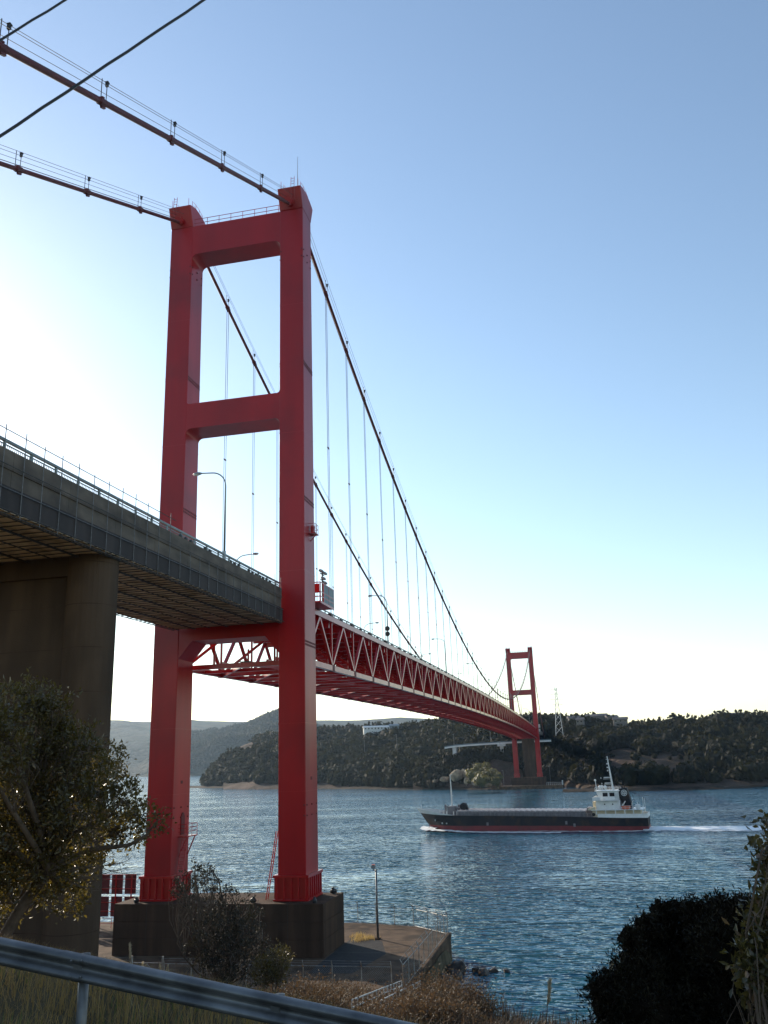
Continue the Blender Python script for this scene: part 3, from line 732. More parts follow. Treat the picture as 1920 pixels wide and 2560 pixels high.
# ================================================================ APPROACH VIADUCT
def vz(x): return 36.12+.0125*x          # kerb top of the viaduct
VX0, VX1 = -112.0, -2.3
va = empty('approach_viaduct', (-36, 0, 30), 'concrete approach viaduct running from the left edge to the near tower', 'viaduct')
def vbox(mb, x0, x1, y0, y1, d0, d1):
    P = []
    for x in (x0, x1):
        P += [(x+36, y0, vz(x)+d0-30), (x+36, y1, vz(x)+d0-30), (x+36, y1, vz(x)+d1-30), (x+36, y0, vz(x)+d1-30)]
    return mb.add(P, [(0, 1, 2, 3), (7, 6, 5, 4), (0, 4, 5, 1), (1, 5, 6, 2), (2, 6, 7, 3), (3, 7, 4, 0)])
def vloc(x, y, d): return (x+36, y, vz(x)+d-30)
vbox(MB(), VX0, VX1, -5.6, 5.6, -1.0, -.6).build('deck_slab', M['slab'], va)
for sg in (-1, 1):
    n_ = 20; L_ = (VX1-VX0)/n_
    for i in range(n_):
        x0 = VX0+i*L_+.012; x1 = VX0+(i+1)*L_-.012
        k = vbox(MB(), x0, x1, min(sg*5.45, sg*6.0), max(sg*5.45, sg*6.0), -1.08, 0).build('parapet_panel', M['slab'], va)
        vbox(MB(), x0, x1, min(sg*5.3, sg*5.93), max(sg*5.3, sg*5.93), -2.02, -1.085).build('fascia_panel', M['slab'], va)
for y in (-5.0, -1.8, 1.8, 5.0):
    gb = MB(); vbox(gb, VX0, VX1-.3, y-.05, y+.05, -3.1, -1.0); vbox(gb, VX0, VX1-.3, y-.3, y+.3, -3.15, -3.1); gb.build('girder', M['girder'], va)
for sg in (-1, 1):
    rt = MB(); vbox(rt, VX0, VX1, sg*5.72-.09, sg*5.72+.09, .50, .64); vbox(rt, VX0, VX1, sg*5.72-.035, sg*5.72+.035, .32, .37); vbox(rt, VX0, VX1, sg*5.72-.03, sg*5.72+.03, .04, .08)
    rl = rt.build('railing', M['rail_green'], va)
    x = VX1-1.2
    while x > (VX0 if sg < 0 else -60):
        vbox(MB(), x-.07, x+.07, sg*5.72-.06, sg*5.72+.06, 0, .52).build('railing_post', M['rail_green'], rl); x -= 2.4
    ba = MB()
    for x in np.arange(-75 if sg < 0 else -50, VX1, .165): vbox(ba, x-.014, x+.014, sg*5.72-.012, sg*5.72+.012, .06, .34)
    tag(ba.build('balusters', M['rail_green'], rl), kind='stuff')
for xg, n_ in ((-25.2, 3), (-20.6, 2), (-15.2, 3), (-10.8, 7)):
    for i in range(n_):
        x = xg+i*.95; o_ = MB().sphere(vloc(x, -5.72, .2), .3, 9, 6, (1, .35, .62)).tube([vloc(x, -5.72, .2), vloc(x+.3, -5.72, .02)], .05, 5).build('railing_ornament', M['black'], va)

# scaffold hung round the viaduct
sc = empty('hanging_scaffold', (-36, 0, 30), 'pipe scaffold with plywood floor hung under the approach viaduct', 'scaffold')
PLAT = -3.5
bay = 1.77; nb = 32
for i in range(nb):
    x1 = VX1-.35-i*bay; x0 = x1-bay+.03
    for j in range(6):
        y0 = -6.15+j*1.98
        vbox(MB(), x0, x1, y0+.015, y0+1.96, PLAT+.02+.012*((i*7+j*3) % 3), PLAT+.045+.012*((i*7+j*3) % 3)).build('plywood_board', M['board'], sc)
bb = MB(); vbox(bb, VX0, VX1-.35-nb*bay, -6.15, 5.75, PLAT+.02, PLAT+.05); bb.build('plywood_floor', M['board'], sc)
x = VX1-.5; q = 0
pm = MB().tube([(0, -6.45, 0), (0, 5.95, 0)], .032, 6).mesh('transverse_pipe', M['dark_pipe'])
while x > -72:
    inst(pm, 'transverse_pipe', sc, (x+36, .12*math.sin(q*3.3), vz(x)+PLAT-.03-30-.02*(q % 2)), (0, 0, .012*math.sin(q*2.1))); x -= .86; q += 1
for y in (-6.1, -5.85, -4.1, -3.95, -2.2, -.3, -.12, 1.7, 3.3, 3.5, 5.2, 5.7):
    MB().tube([vloc(VX0, y, PLAT-.12), vloc(VX1-.2, y, PLAT-.12)], .042, 6).build('longitudinal_pipe', M['dark_pipe'], sc)
x = -3.0; i = 0
while x > -72:
    tall = x < -26.5; top = (1.02+.25*((i*37) % 10)/10+.1) if tall else (-.85 if i not in (0, 1) else 1.0)
    MB().tube([vloc(x, -6.16, PLAT-.15), vloc(x+.02, -6.14, top)], .027, 6).build('pole', M['pipe'], sc)
    x -= bay; i += 1
for d, a, b in ((.95, VX0, -27.0), (-.95, VX0, VX1), (-2.25, VX0, VX1), (PLAT+.1, VX0, VX1)):
    MB().tube([vloc(a, -6.2, d), vloc(b, -6.2, d)], .025, 6).build('ledger_pipe', M['pipe'] if d == -2.25 else M['dark_pipe'], sc)
M['net'] = pmat('scaffold_netting', (0.05, 0.036, 0.032), (0.03, 0.022, 0.02), 0.9, 0.8, stretch=(1, 1, .4))
vbox(MB(), VX0, VX1, -6.10, -6.085, PLAT+.06, -2.06).build('netting', M['net'], sc)

# viaduct pier, round ended
tp = empty('viaduct_pier', (-34.8, 0, 3), 'massive dark concrete pier with round end columns under the approach viaduct', 'pier')
MB().bx(-.95, .95, -4.2, 4.2, -1.5, 29.25).build('wall', M['pier'], tp)
for sg in (-1, 1):
    P = [(1.62*math.cos(2*math.pi*k/32), 4.25*sg+1.62*math.sin(2*math.pi*k/32)) for k in range(32)]
    cl_ = MB().prism(P, 'z', -1.5, 29.3).build('column', M['pier'], tp)
    for z in np.arange(1.2, 28.8, 2.75):
        MB().prism([(x*1.004, 4.25*sg+(y-4.25*sg)*1.004) for x, y in P], 'z', z, z+.04).build('formwork_joint', M['concrete'], cl_)
for z in np.arange(1.2, 28.8, 2.75): MB().bx(-.957, .957, -2.6, 2.6, z, z+.04).build('formwork_joint', M['concrete'], tp)
MB().bx(-1.25, 1.25, -5.3, 5.3, 27.9, 29.22).build('cap_beam', M['pier'], tp)

# ================================================================ NEAR SHORE STRUCTURES
def pedestal(x, label):
    t = empty('tower_pedestal', (x, 0, 2.0), label, 'pedestal', 'concrete pedestals of the bridge towers')
    for k in range(3):
        MB().bx(-3.6+.004*k, 3.4-.004*k, -10.4+.004*k, 10.4-.004*k, -.6 if k == 0 else k*1.46+.012, (k+1)*1.46 if k < 2 else 4.46).build('concrete_lift', M['concrete'], t, bevel=.03)
    for y in (-7.0, -3.5, 0, 3.5, 7.0): MB().bx(-3.603, -3.58, y-.012, y+.012, .02, 4.44).build('formwork_joint', M['black'], t)
    MB().bx(-3.45, 3.25, -10.25, 10.25, 1.44, 1.48).bx(-3.45, 3.25, -10.25, 10.25, 2.90, 2.94).build('joint_filler', M['black'], t)
    return t
pedestal(0, 'dark concrete block under the legs of the near tower')
pedestal(SPAN, 'grey concrete block under the legs of the distant tower')
bl = MB().sphere((0, 0, .22), .3, 8, 6, (1.15, .8, .8)).tube([(0, 0, -.02), (.05, 0, .25), (-.1, 0, .55)], [.22, .2, .12], 8).mesh('bollard', M['black'])
for i, (x, y, s) in enumerate(((-3.0, 8.4, 1.0), (-2.9, -3.4, .95), (-3.0, -9.4, .9), (2.6, -9.6, 1.05))):
    o_ = bpy.data.objects.new('mooring_bollard', bl); COL.objects.link(o_); o_.location = (x, y, 6.46); o_.scale = (s,)*3; o_.rotation_euler = (0, 0, i*1.7)
    tag(o_, ['small black bollard left of the left tower leg', 'small black bollard at the foot of the red ladder', 'small black bollard at the front corner below the right leg',
             'small black bollard at the rear right corner of the pedestal'][i], 'bollard', 'black bollards on the near pedestal')
ld = empty('ladder', (-1.0, -4.05, 6.46), 'long red ladder leaning against the right leg of the near tower', 'ladder')
for dx in (-.28, .28): MB().tube([(dx, 0, 0), (dx, -1.02, 6.1)], .05, 6).build('rail', M['red_plain'], ld)
rg = MB().tube([(-.28, 0, 0), (.28, 0, 0)], .028, 5).mesh('rung', M['red_plain'])
for k in range(1, 18): inst(rg, 'rung', ld, (0, -1.02*k/18, 6.1*k/18))

# quay slab
qp = [(-15.5, -20.2), (7.4, -20.2), (9.9, -17.7), (11.7, -15.8), (13.6, -9.2), (13.6, 34), (-15.5, 34)]
qy = MB().prism(qp, 'z', -4, 2.0).build('quay', M['quay'])
tag(qy, 'brown concrete quay around the foot of the near tower', 'quay', kind='structure')
MB().prism([(-15.3, -20.26), (7.43, -20.26), (7.43, -19.7), (-15.3, -19.7)], 'z', 1.9, 2.22).build('coping', M['quay'], qy)
pa = MB().prism([(-9, -14.4), (-1.5, -15.6), (4.0, -14.0), (6.3, -11.5), (6.0, -10.6), (-9, -10.6)], 'z', 2.0, 2.006).build('asphalt_patch', M['asphalt'], qy)

for x in (-12, -6.5, -1, 4.5, 10): MB().bx(x-.02, x+.02, -19.6, -10.6, 2.0, 2.008).build('expansion_joint', M['black'], qy)
# chain link fences
def mesh_mat(name, col):
    m, n, b = new_mat(name); L = n.links.new
    tc = n.nodes.new('ShaderNodeTexCoord'); b.inputs['Base Color'].default_value = (*col, 1); b.inputs['Roughness'].default_value = .5; b.inputs['Metallic'].default_value = .5
    return m
M['fence'] = pmat('fence_steel', (0.36, 0.36, 0.34), (0.24, 0.23, 0.21), 5, 0.5, metal=0.4, c3=(0.2, 0.13, 0.08), s3=1.2)
def fence(pts, label, h=1.75, tops=True, wires=True, step=2.2, toprail=True):
    t = empty('chain_link_fence', pts[0], label, 'fence', 'galvanised fences on the quay')
    o = Vector(pts[0])
    for a, b in zip(pts[:-1], pts[1:]):
        a = Vector(a); b = Vector(b); n_ = max(1, round((b-a).length/step)); nrm = (b-a).cross(Vector((0, 0, 1))).normalized()
        for i in range(n_+1):
            p = a.lerp(b, i/n_)-o
            P = [p, p+Vector((0, 0, h))]
            if tops: P.append(p+Vector((0, 0, h+.38))+nrm*.2)
            MB().tube(P, .035, 6).build('post', M['fence'], t)
        for z in ([h-.03, .12] if toprail else [.12]):
            MB().tube([a-o+Vector((0, 0, z)), b-o+Vector((0, 0, z))], .026, 5).build('rail', M['fence'], t)
        if tops:
            for k in (.5, 1.0): MB().tube([a-o+Vector((0, 0, h+.38*k))+nrm*.2*k, b-o+Vector((0, 0, h+.38*k))+nrm*.2*k], .008, 4).build('barbed_wire', M['fence'], t)
        if wires:
            d = (b-a).length; w_ = MB(); s = .16; e = (b-a).normalized(); k = int(d/s); up = Vector((0, 0, 1))
            hh = h-.15; m_ = int(hh/s)
            for i in range(-m_, k):
                for sg in (1, -1):
                    u0, u1 = i*s, (i+m_)*s; z0, z1 = (0, m_*s) if sg > 0 else (m_*s, 0)
                    # clip to the panel
                    if u0 < 0: z0 = z0+(-u0)*(1 if sg > 0 else -1); u0 = 0
                    if u1 > d: z1 = z1-(u1-d)*(1 if sg > 0 else -1); u1 = d
                    if u1-u0 < .1: continue
                    p0 = a-o+e*u0+up*(z0+.12); p1 = a-o+e*u1+up*(z1+.12)
                    q_ = up.cross(e).normalized()*.005
                    w_.add([p0-up*.0055, p0+up*.0055, p1+up*.0055, p1-up*.0055], [(0, 1, 2, 3)])
            if w_.f: tag(w_.build('wire_mesh', M['fence'], t), kind='stuff')
    return t
fence([(13.3, 12, 2), (13.3, -9.2, 2), (11.4, -15.7, 2), (9.7, -17.5, 2), (7.2, -19.95, 2)], 'wire fence along the seaward edge of the quay behind the pedestal')
fence([(7.1, -19.95, 2.22), (-14.9, -19.95, 2.22)], 'wire fence on the coping of the right quay wall')
fence([(-14.6, 13, 2.02), (-14.6, 2.6, 2.02)], 'wire fence in front of the pedestal left of the gate')
fence([(-14.6, -.4, 2.02), (-14.6, -19.0, 2.02)], 'wire fence in front of the pedestal right of the gate')
gt = empty('fence_gate', (-14.6, 1.1, 2.02), 'pipe gate between two thick posts in the front fence', 'gate')
for y in (-1.35, 1.35): MB().tube([(0, y, 0), (0, y, 2.25)], .085, 8).build('gate_post', M['fence'], gt)
MB().tube([(0, -1.25, .15), (0, 1.25, .15), (0, 1.25, 1.75), (0, -1.25, 1.75), (0, -1.25, .15)], .035, 6).tube([(0, -1.25, .2), (0, 0, 1.7), (0, 1.25, .2)], .03, 6).tube([(0, 0, .15), (0, 0, 1.75)], .03, 6).build('gate_frame', M['fence'], gt)
M['galv_light'] = pmat('bright_galvanised_pipe', (0.5, 0.5, 0.49), (0.4, 0.4, 0.39), 4, 0.45, metal=0.2)
# stair railing climbing the slope
sr = empty('stair', (-15.2, -20.6, 1.9), 'concrete stair with pipe handrails climbing from the quay to the road', 'stair')
S0 = Vector((0, 0, 0)); S1 = Vector((-25.5, -3.0, 4.9))
for i in range(28):
    p = S0.lerp(S1, (i+.5)/28); MB().box((p.x, p.y, p.z-.55), (.95, 1.5, 1.2), math.atan2(3.0, 25.5)).build('step', M['quay'], sr)
for dy in (-.7, .7):
    for i in range(14):
        p = S0.lerp(S1, i/13)+Vector((0, dy, 0)); MB().tube([p, p+Vector((0, 0, 1.05))], .04, 5).build('post', M['galv_light'], sr)
    for dz in (.4, .72, 1.05): MB().tube([S0+Vector((0, dy, dz)), S1+Vector((0, dy, dz))], .04, 6).build('handrail', M['galv_light'], sr)

# quay lamp post
ql = empty('quay_lamp_post', (5.0, -13.35, 2.0), 'slim grey lamp post with a small light standing on the quay', 'lamp post')
MB().box((0, 0, .06), (.5, .5, .12)).build('base_plate', M['concrete'], ql)
MB().tube([(0, 0, .1), (0, 0, 3), (0, 0, 6.35)], [.12, .105, .09], 10).build('pole', M['galv'], ql, smooth=True)
lh = MB().tube([(0, 0, 6.2), (-.05, .2, 6.25), (-.05, .22, 6.45)], .06, 6).box((-.05, .25, 6.62), (.4, .42, .3), .2).build('lamp_head', M['lamp_grey'], ql)
MB().box((-.06, .25, 6.79), (.3, .3, .06), .2).build('cap', M['orange'], lh)

# red signboard seen from behind on the far left of the quay
sb_ = empty('red_signboard', (10.0, 17.6, 2.0), 'red panel signboard on a steel frame left of the near tower, seen from behind', 'sign')
for j, (z0, z1) in enumerate(((3.45, 5.5), (1.15, 3.2))):
    for i in range(6):
        y1 = -2.2+i*1.62; MB().bx(-.03, .03, y1, y1+1.34, z0, z1).build('panel', M['dark_red'], sb_)
fr = MB()
for i in range(5): y = -1.7+i*1.9; fr.bx(-.16, -.04, y-.06, y+.06, -.05, 5.4)
for z in (5.46, 1.7, 2.6, 4.0, 5.0): fr.bx(-.15, -.031, -2.25, 7.3, z-.035, z+.035)
fr.build('frame', M['red_plain'], sb_)
gr_ = MB()
for z in (.5, 1.0): gr_.tube([(-.3, -2.3, z), (-.3, 7.3, z)], .03, 5)
for i in range(8): gr_.tube([(-.3, -2.3+i*1.37, 0), (-.3, -2.3+i*1.37, 1.1)], .03, 5)
gr_.build('guard_rail', M['red_plain'], sb_)

# shore rocks by the quay wall
def rock(c, r, seed, mat, sq=(1, 1, .8), n=12, m=9):
    mb = MB().sphere((0, 0, 0), r, n, m, sq); rr_ = np.random.default_rng(seed)
    V_ = np.array(mb.v); d = V_/np.maximum(np.linalg.norm(V_, axis=1), 1e-6)[:, None]
    k = rr_.normal(size=(7, 3)); ph = rr_.uniform(0, 6, 7); f_ = 1.12+sum(.09*np.sin(d@k[i]*2.6+ph[i]) for i in range(7))+rr_.normal(size=len(V_))*.02
    e = d.copy()*f_[:, None]
    for q in range(34):
        nn = rr_.normal(size=3); nn /= np.linalg.norm(nn); h = rr_.uniform(.5, .9); ex = e@nn-h; e = e-np.maximum(ex, 0)[:, None]*nn
    e = e*(1+rr_.normal(size=len(V_))*.018)[:, None]; V_ = e*r*np.array(sq); f_ = np.ones(len(V_))
    mb.v = [tuple(v) for v in V_*f_[:, None]]
    return mb
spots = [(-3.2, -21.3, 1.2), (-1.2, -21.7, .9), (.8, -21.6, 1.3), (2.2, -21.5, 1.0), (1.6, -23.2, .55), (.4, -24.0, .75), (1.7, -24.9, .6), (1.6, -26.0, .42), (-5.2, -22.0, 1.3), (-7.4, -22.4, 1.2), (-9.5, -23.3, .9)]
RL = ['big dark boulder against the quay wall, left of the corner', 'dark boulder wedged between the two biggest boulders', 'tallest dark boulder below the quay corner', 'round dark boulder at the seaward side of the tallest boulder',
      'small dark rock just off the tallest boulder', 'flat dark rock farther out from the quay corner', 'dark rock second from the outer end of the boulders', 'smallest dark rock at the outer end of the boulders',
      'dark boulder half hidden by brambles under the quay wall', 'dark boulder behind the tall bramble at the shore', 'dark rock nearest the stair at the shore']
for i, (x, y, r_) in enumerate(spots):
    o_ = rock((0, 0, 0), r_, 100+i, M['rock']).build('rock', M['rock']); o_.location = (x, y, .15*r_)
    tag(o_, RL[i], 'rock', 'dark boulders below the quay wall')

# guardrail by the road
grl = empty('guardrail', (-75.55, -29, 16), 'grey steel W-beam guardrail crossing the lower left corner', 'guardrail')
prof = [(-.0, -.175), (.05, -.165), (.085, -.13), (.085, -.09), (.03, -.045), (.0, -.03), (.0, .03), (.03, .045), (.085, .09), (.085, .13), (.05, .165), (.0, .175)]
# the beam bulges towards the road (-X)
def gtop(y): return 16.97+.1595*(y+28.31)
SEG = [(-60.7, -56.2), (-56.2, -51.7), (-51.7, -47.2), (-47.2, -42.7), (-42.7, -38.2), (-38.2, -33.7), (-33.7, -29.2), (-29.2, -24.7), (-24.7, -20.2), (-20.2, -15.7), (-15.7, -11.2)]
for i, (ya, yb) in enumerate(SEG):
    V_ = []; n_ = len(prof); off = .006*(i % 2)
    for y in (ya-.12, yb+.12):
        for (b, z) in prof: V_.append((-b-off, y+29, gtop(y)-.137+z*.78-16-off*.5))
    for y in (ya-.12, yb+.12):
        for (b, z) in prof: V_.append((-b-off+.007, y+29, gtop(y)-.137+z*.78-16-off*.5))
    F_ = []
    for j in range(n_-1): F_ += [(j, j+1, j+1+n_, j+n_), (2*n_+j, 3*n_+j, 3*n_+j+1, 2*n_+j+1)]
    F_ += [(0, n_, 3*n_, 2*n_), (n_-1, 3*n_-1, 4*n_-1, 2*n_-1)]
    bm_ = MB().add(V_, F_).build('beam', M['galv'], grl, smooth=True)
    for y in (yb-.1, yb+.1):
        for z in (-.09, .09): pass
for i, (ya, yb) in enumerate(SEG):
    y = yb-.05 - (0 if i != 6 else .0)
    for yy in (y, y-2.25):
        zt_ = gtop(yy)-.03-16
        MB().tube([(.13, yy+29, zt_-1.6), (.13, yy+29, zt_)], .057, 10).build('post', M['galv'], grl, smooth=True)
        MB().box((.055, yy+29, zt_-.15), (.13, .1, .2)).build('bracket', M['galv'], grl)
    bo = MB()
    for dy in (-.09, .03):
        for z in (-.1, .1): bo.sphere((-.09, y+29+dy, gtop(y)-.137+z*.78-16), .016, 6, 4)
    bo.build('bolts', M['galv'], grl)

# overhead wires
def wire(p, q, sag, r_, label):
    p = Vector(p); q = Vector(q); P = []
    for i in range(41):
        t = i/40; a = p.lerp(q, t); a.z -= sag*4*t*(1-t)
        P.append(a+Vector((0, 0, .012*math.sin(i*2.3))))
    o_ = MB().tube(P, r_, 6).build('overhead_wire', M['wire'])
    return tag(o_, label, 'wire', 'black overhead wires in the upper left corner')
def wline(a, b, ra, rb_, ext):
    A = Vector(at(*a, ra)); B_ = Vector(at(*b, rb_)); d = B_-A
    return A-d*ext, B_+d*ext
a, b = wline((0, 330), (497, 0), 17, 17.5, 1.6); wire(a, b, .12, .032, 'thick black overhead wire crossing in front of the main cable')
a, b = wline((0, 96), (157, 0), 17, 17.2, 4.5); wire(a, b, .05, .026, 'short black overhead wire in the extreme upper left corner')

# ================================================================ THE SHIP
sp = empty('cargo_ship', (154.5, -49.0, 0.0), 'black and red coastal cargo ship with white bridge passing through the strait', 'ship', rz=R(83))
ST = [0, 2, 6, 12, 20, 40, 46, 50, 53, 55.5, 57, 58.2, 59.4, 60.5]       # stations from the stern
BW = [3.6, 4.3, 5.0, 5.4, 5.5, 5.5, 5.2, 4.4, 3.2, 1.9, .9, .35, .2, .12]   # half breadth low
BD = [4.6, 4.9, 5.2, 5.5, 5.5, 5.5, 5.5, 5.3, 4.8, 4.0, 3.2, 2.4, 1.3, .15]  # half breadth at deck
ZD = [3.0, 3.05, 3.1, 3.3, 3.6, 4.0, 4.1, 4.2, 4.3, 4.4, 4.5, 4.55, 4.6, 4.7]  # top of the black strake
def hull_half(i, z):
    t = min(max((z+.6)/(ZD[i]+.6), 0), 1); k = t**(1.0 if ST[i] < 45 else 1.5)
    return BW[i]+(BD[i]-BW[i])*k
def stem_x(i, z):
    # raked stem: forward stations run up with height
    if ST[i] <= 53: return ST[i]
    f_ = (ST[i]-53)/(60.5-53); base = 53+(57.0-53)*f_; t = min(max(z/4.7, -.1), 1.25)
    return base+(ST[i]-base)*max(t, 0)
def shell(levels_of, name, mat):
    mb = MB(); rows = []
    for i in range(len(ST)):
        rows.append([(stem_x(i, z), hull_half(i, z), z) for z in levels_of(i)])
    n_ = len(rows[0])
    for sgn in (1, -1):
        V_ = [(x, y*sgn, z) for r_ in rows for (x, y, z) in r_]; F_ = []
        for i in range(len(ST)-1):
            for j in range(n_-1):
                a = i*n_+j; F_.append((a, a+n_, a+n_+1, a+1))
        mb.add(V_, F_)
    # transom
    r0 = rows[0]; V_ = [(x, y, z) for x, y, z in r0]+[(x, -y, z) for x, y, z in r0]
    F_ = [(j, j+1, n_+j+1, n_+j) for j in range(n_-1)]
    mb.add(V_, F_)
    return mb.build(name, mat, sp, smooth=False)
zr = lambda i: 1.0+.55*min(ST[i]/30, 1)
hu = shell(lambda i: [zr(i)+(ZD[i]-zr(i))*k/4 for k in range(5)], 'hull', M['hull'])
shell(lambda i: [-.7+(zr(i)+.7)*k/3 for k in range(4)], 'boot_topping', M['boot'])
MB().sphere((57.2, 0, .25), 1.0, 10, 8, (2.0, .8, .85)).build('bulbous_bow', M['boot'], sp, smooth=True)
def bulwark(name, i0, i1, dz, mat, gap=0.0):
    mb = MB()
    for sgn in (1, -1):
        V_ = []
        for i in range(i0, i1+1):
            z0 = ZD[i]+gap; z1 = z0+dz[i-i0]; h = hull_half(i, ZD[i])+.02; g_ = .12*(z1-z0) if ST[i] > 45 else 0
            V_ += [(stem_x(i, z0), h*sgn, z0), (stem_x(i, z1), (h+g_)*sgn, z1), (stem_x(i, z1), (h+g_-.1)*sgn, z1), (stem_x(i, z0), (h-.1)*sgn, z0)]
        F_ = []
        for k in range(i1-i0):
            for j in range(3): F_.append((4*k+j, 4*k+j+1, 4*k+4+j+1, 4*k+4+j))
        mb.add(V_, F_)
    return mb.build(name, mat, sp)
bulwark('bow_bulwark', 7, 13, [.1, .45, .75, .95, 1.02, 1.08, 1.15], M['offwhite'])
sw_ = bulwark('stern_bulwark', 0, 3, [.95, .95, .95, .8], M['white'])
MB().bx(-.05, .08, -4.6, 4.6, 3.0, 3.95).build('transom_rail', M['white'], sp)
for i in range(2, 12):
    x0, x1 = ST[i], ST[i+1]
    h0, h1 = hull_half(i, ZD[i]), hull_half(i+1, ZD[i+1])
    MB().add([(stem_x(i, ZD[i]), -h0, ZD[i]-.05), (stem_x(i, ZD[i]), h0, ZD[i]-.05), (stem_x(i+1, ZD[i+1]), h1, ZD[i+1]-.05), (stem_x(i+1, ZD[i+1]), -h1, ZD[i+1]-.05)], [(0, 1, 2, 3)]).build('deck_plate', M['shipgrey'], sp)
MB().add([(0, -4.6, 2.95), (0, 4.6, 2.95), (6, 5.2, 3.05), (6, -5.2, 3.05)], [(0, 1, 2, 3)]).build('deck_plate', M['shipgrey'], sp)
# hatch: coaming with ribs and folding covers
co = MB()
def dz_(t): return float(np.interp(t, ST, ZD))
co.add([(15, -4.5, 3.3), (49, -4.5, 4.05), (49, 4.5, 4.05), (15, 4.5, 3.3), (15, -4.5, 4.55), (49, -4.5, 5.0), (49, 4.5, 5.0), (15, 4.5, 4.55)], [(0, 3, 2, 1), (4, 5, 6, 7), (0, 1, 5, 4), (1, 2, 6, 5), (2, 3, 7, 6), (3, 0, 4, 7)])
for i in range(34):
    t = 15.4+i*1.0; zc = 4.55+(t-15)/34*.45; z0 = dz_(t)
    for sgn in (1, -1): co.bx(t-.06, t+.06, min(sgn*4.5, sgn*4.85), max(sgn*4.5, sgn*4.85), z0-.05, zc-.05)
cm = co.build('hatch_coaming', M['shipgrey'], sp)
for i in range(24):
    t0 = 15.1+i*1.41; t1 = t0+1.34; za = 4.58+(t0-15)/34*.45
    MB().prism([(t0, za), (t1, za), (t1, za+.28), (t1-.2, za+.42), (t0+.35, za+.34), (t0, za+.22)], 'y', -4.65, 4.65).build('hatch_cover', M['hatch'], sp)
# deck railing
for sgn in (1, -1):
    rl = MB()
    for i in range(36):
        t = 13.5+i*1.0; y = float(np.interp(t, ST, BD))*sgn*.985; rl.tube([(t, y, dz_(t)), (t, y, dz_(t)+.85)], .03, 4)
    for dz in (.45, .85): rl.tube([(t, float(np.interp(t, ST, BD))*sgn*.985, dz_(t)+dz) for t in np.linspace(13.5, 49, 12)], .025, 4)
    rl.build('side_railing', M['hatch'], sp)
# accommodation
MB().bx(1.6, 13.4, -3.9, 3.9, 3.05, 4.9).build('main_house', M['cream'], sp)
MB().bx(.8, 13.6, -5.1, 5.1, 4.9, 5.02).build('boat_deck', M['white'], sp)
for sgn in (1, -1):
    for t in (1.0, 3.2, 5.3, 7.6, 10.0, 12.3): MB().bx(t-.12, t+.12, min(sgn*4.95, sgn*5.05), max(sgn*4.95, sgn*5.05), 3.9, 4.9).build('stanchion', M['white'], sp)
dh = MB().bx(6.4, 12.4, -3.7, 3.7, 5.02, 7.2).build('deck_house', M['white'], sp)
MB().bx(12.2, 13.3, -2.6, 2.6, 5.02, 6.9).build('front_casing', M['cream'], sp)
for t in (8.2, 10.2): MB().tube([(t, 3.68, 6.3), (t, 3.73, 6.3)], .17, 10).build('porthole', M['window'], dh)
MB().bx(6.6, 13.0, -4.9, 4.9, 7.2, 7.3).build('bridge_wing_deck', M['white'], sp)
for sgn in (1, -1): MB().bx(11.0, 13.0, min(sgn*4.85, sgn*4.95), max(sgn*4.85, sgn*4.95), 7.3, 8.1).build('wing_bulwark', M['white'], sp)
MB().bx(12.95, 13.05, -4.95, 4.95, 7.3, 8.05).build('wing_front', M['white'], sp)
wh = MB().prism([(6.6, 7.3), (11.6, 7.3), (12.0, 9.2), (12.2, 9.45), (6.6, 9.45)], 'y', -3.2, 3.2).build('wheelhouse', M['white'], sp)
for t in (8.2, 9.9): MB().bx(t-.62, t+.62, 3.19, 3.23, 8.15, 9.05).build('window', M['window'], wh)
for i in range(5): MB().bx(11.88, 11.96, -2.7+i*1.15, -1.75+i*1.15, 8.25, 9.0).build('window', M['window'], wh)
MB().bx(6.6, 7.6, 3.18, 3.24, 7.35, 8.9).build('door', M['offwhite'], wh)
MB().bx(6.2, 12.5, -3.6, 3.6, 9.45, 9.55).build('monkey_island', M['white'], sp)
rl = MB()
for t in np.linspace(6.4, 12.3, 7):
    for y in (-3.5, 3.5): rl.tube([(t, y, 9.5), (t, y, 10.35)], .035, 4)
for z in (9.95, 10.35): rl.tube([(6.4, 3.5, z), (12.3, 3.5, z), (12.3, -3.5, z), (6.4, -3.5, z)], .035, 4)
rl.build('top_railing', M['white'], sp)
for (t, y, r_) in ((11.2, 1.5, .42), (9.8, 2.4, .42), (11.0, -1.6, .35)): MB().sphere((t, y, 10.4), r_, 10, 7, (1, 1, 1.1)).tube([(t, y, 9.5), (t, y, 10.3)], .08, 5).build('satellite_dome', M['white'], sp, smooth=True)
MB().tube([(12.0, 2.5, 9.5), (12.1, 2.5, 12.0)], .09, 6).sphere((12.15, 2.5, 12.15), .28, 8, 6).build('searchlight_post', M['white'], sp)
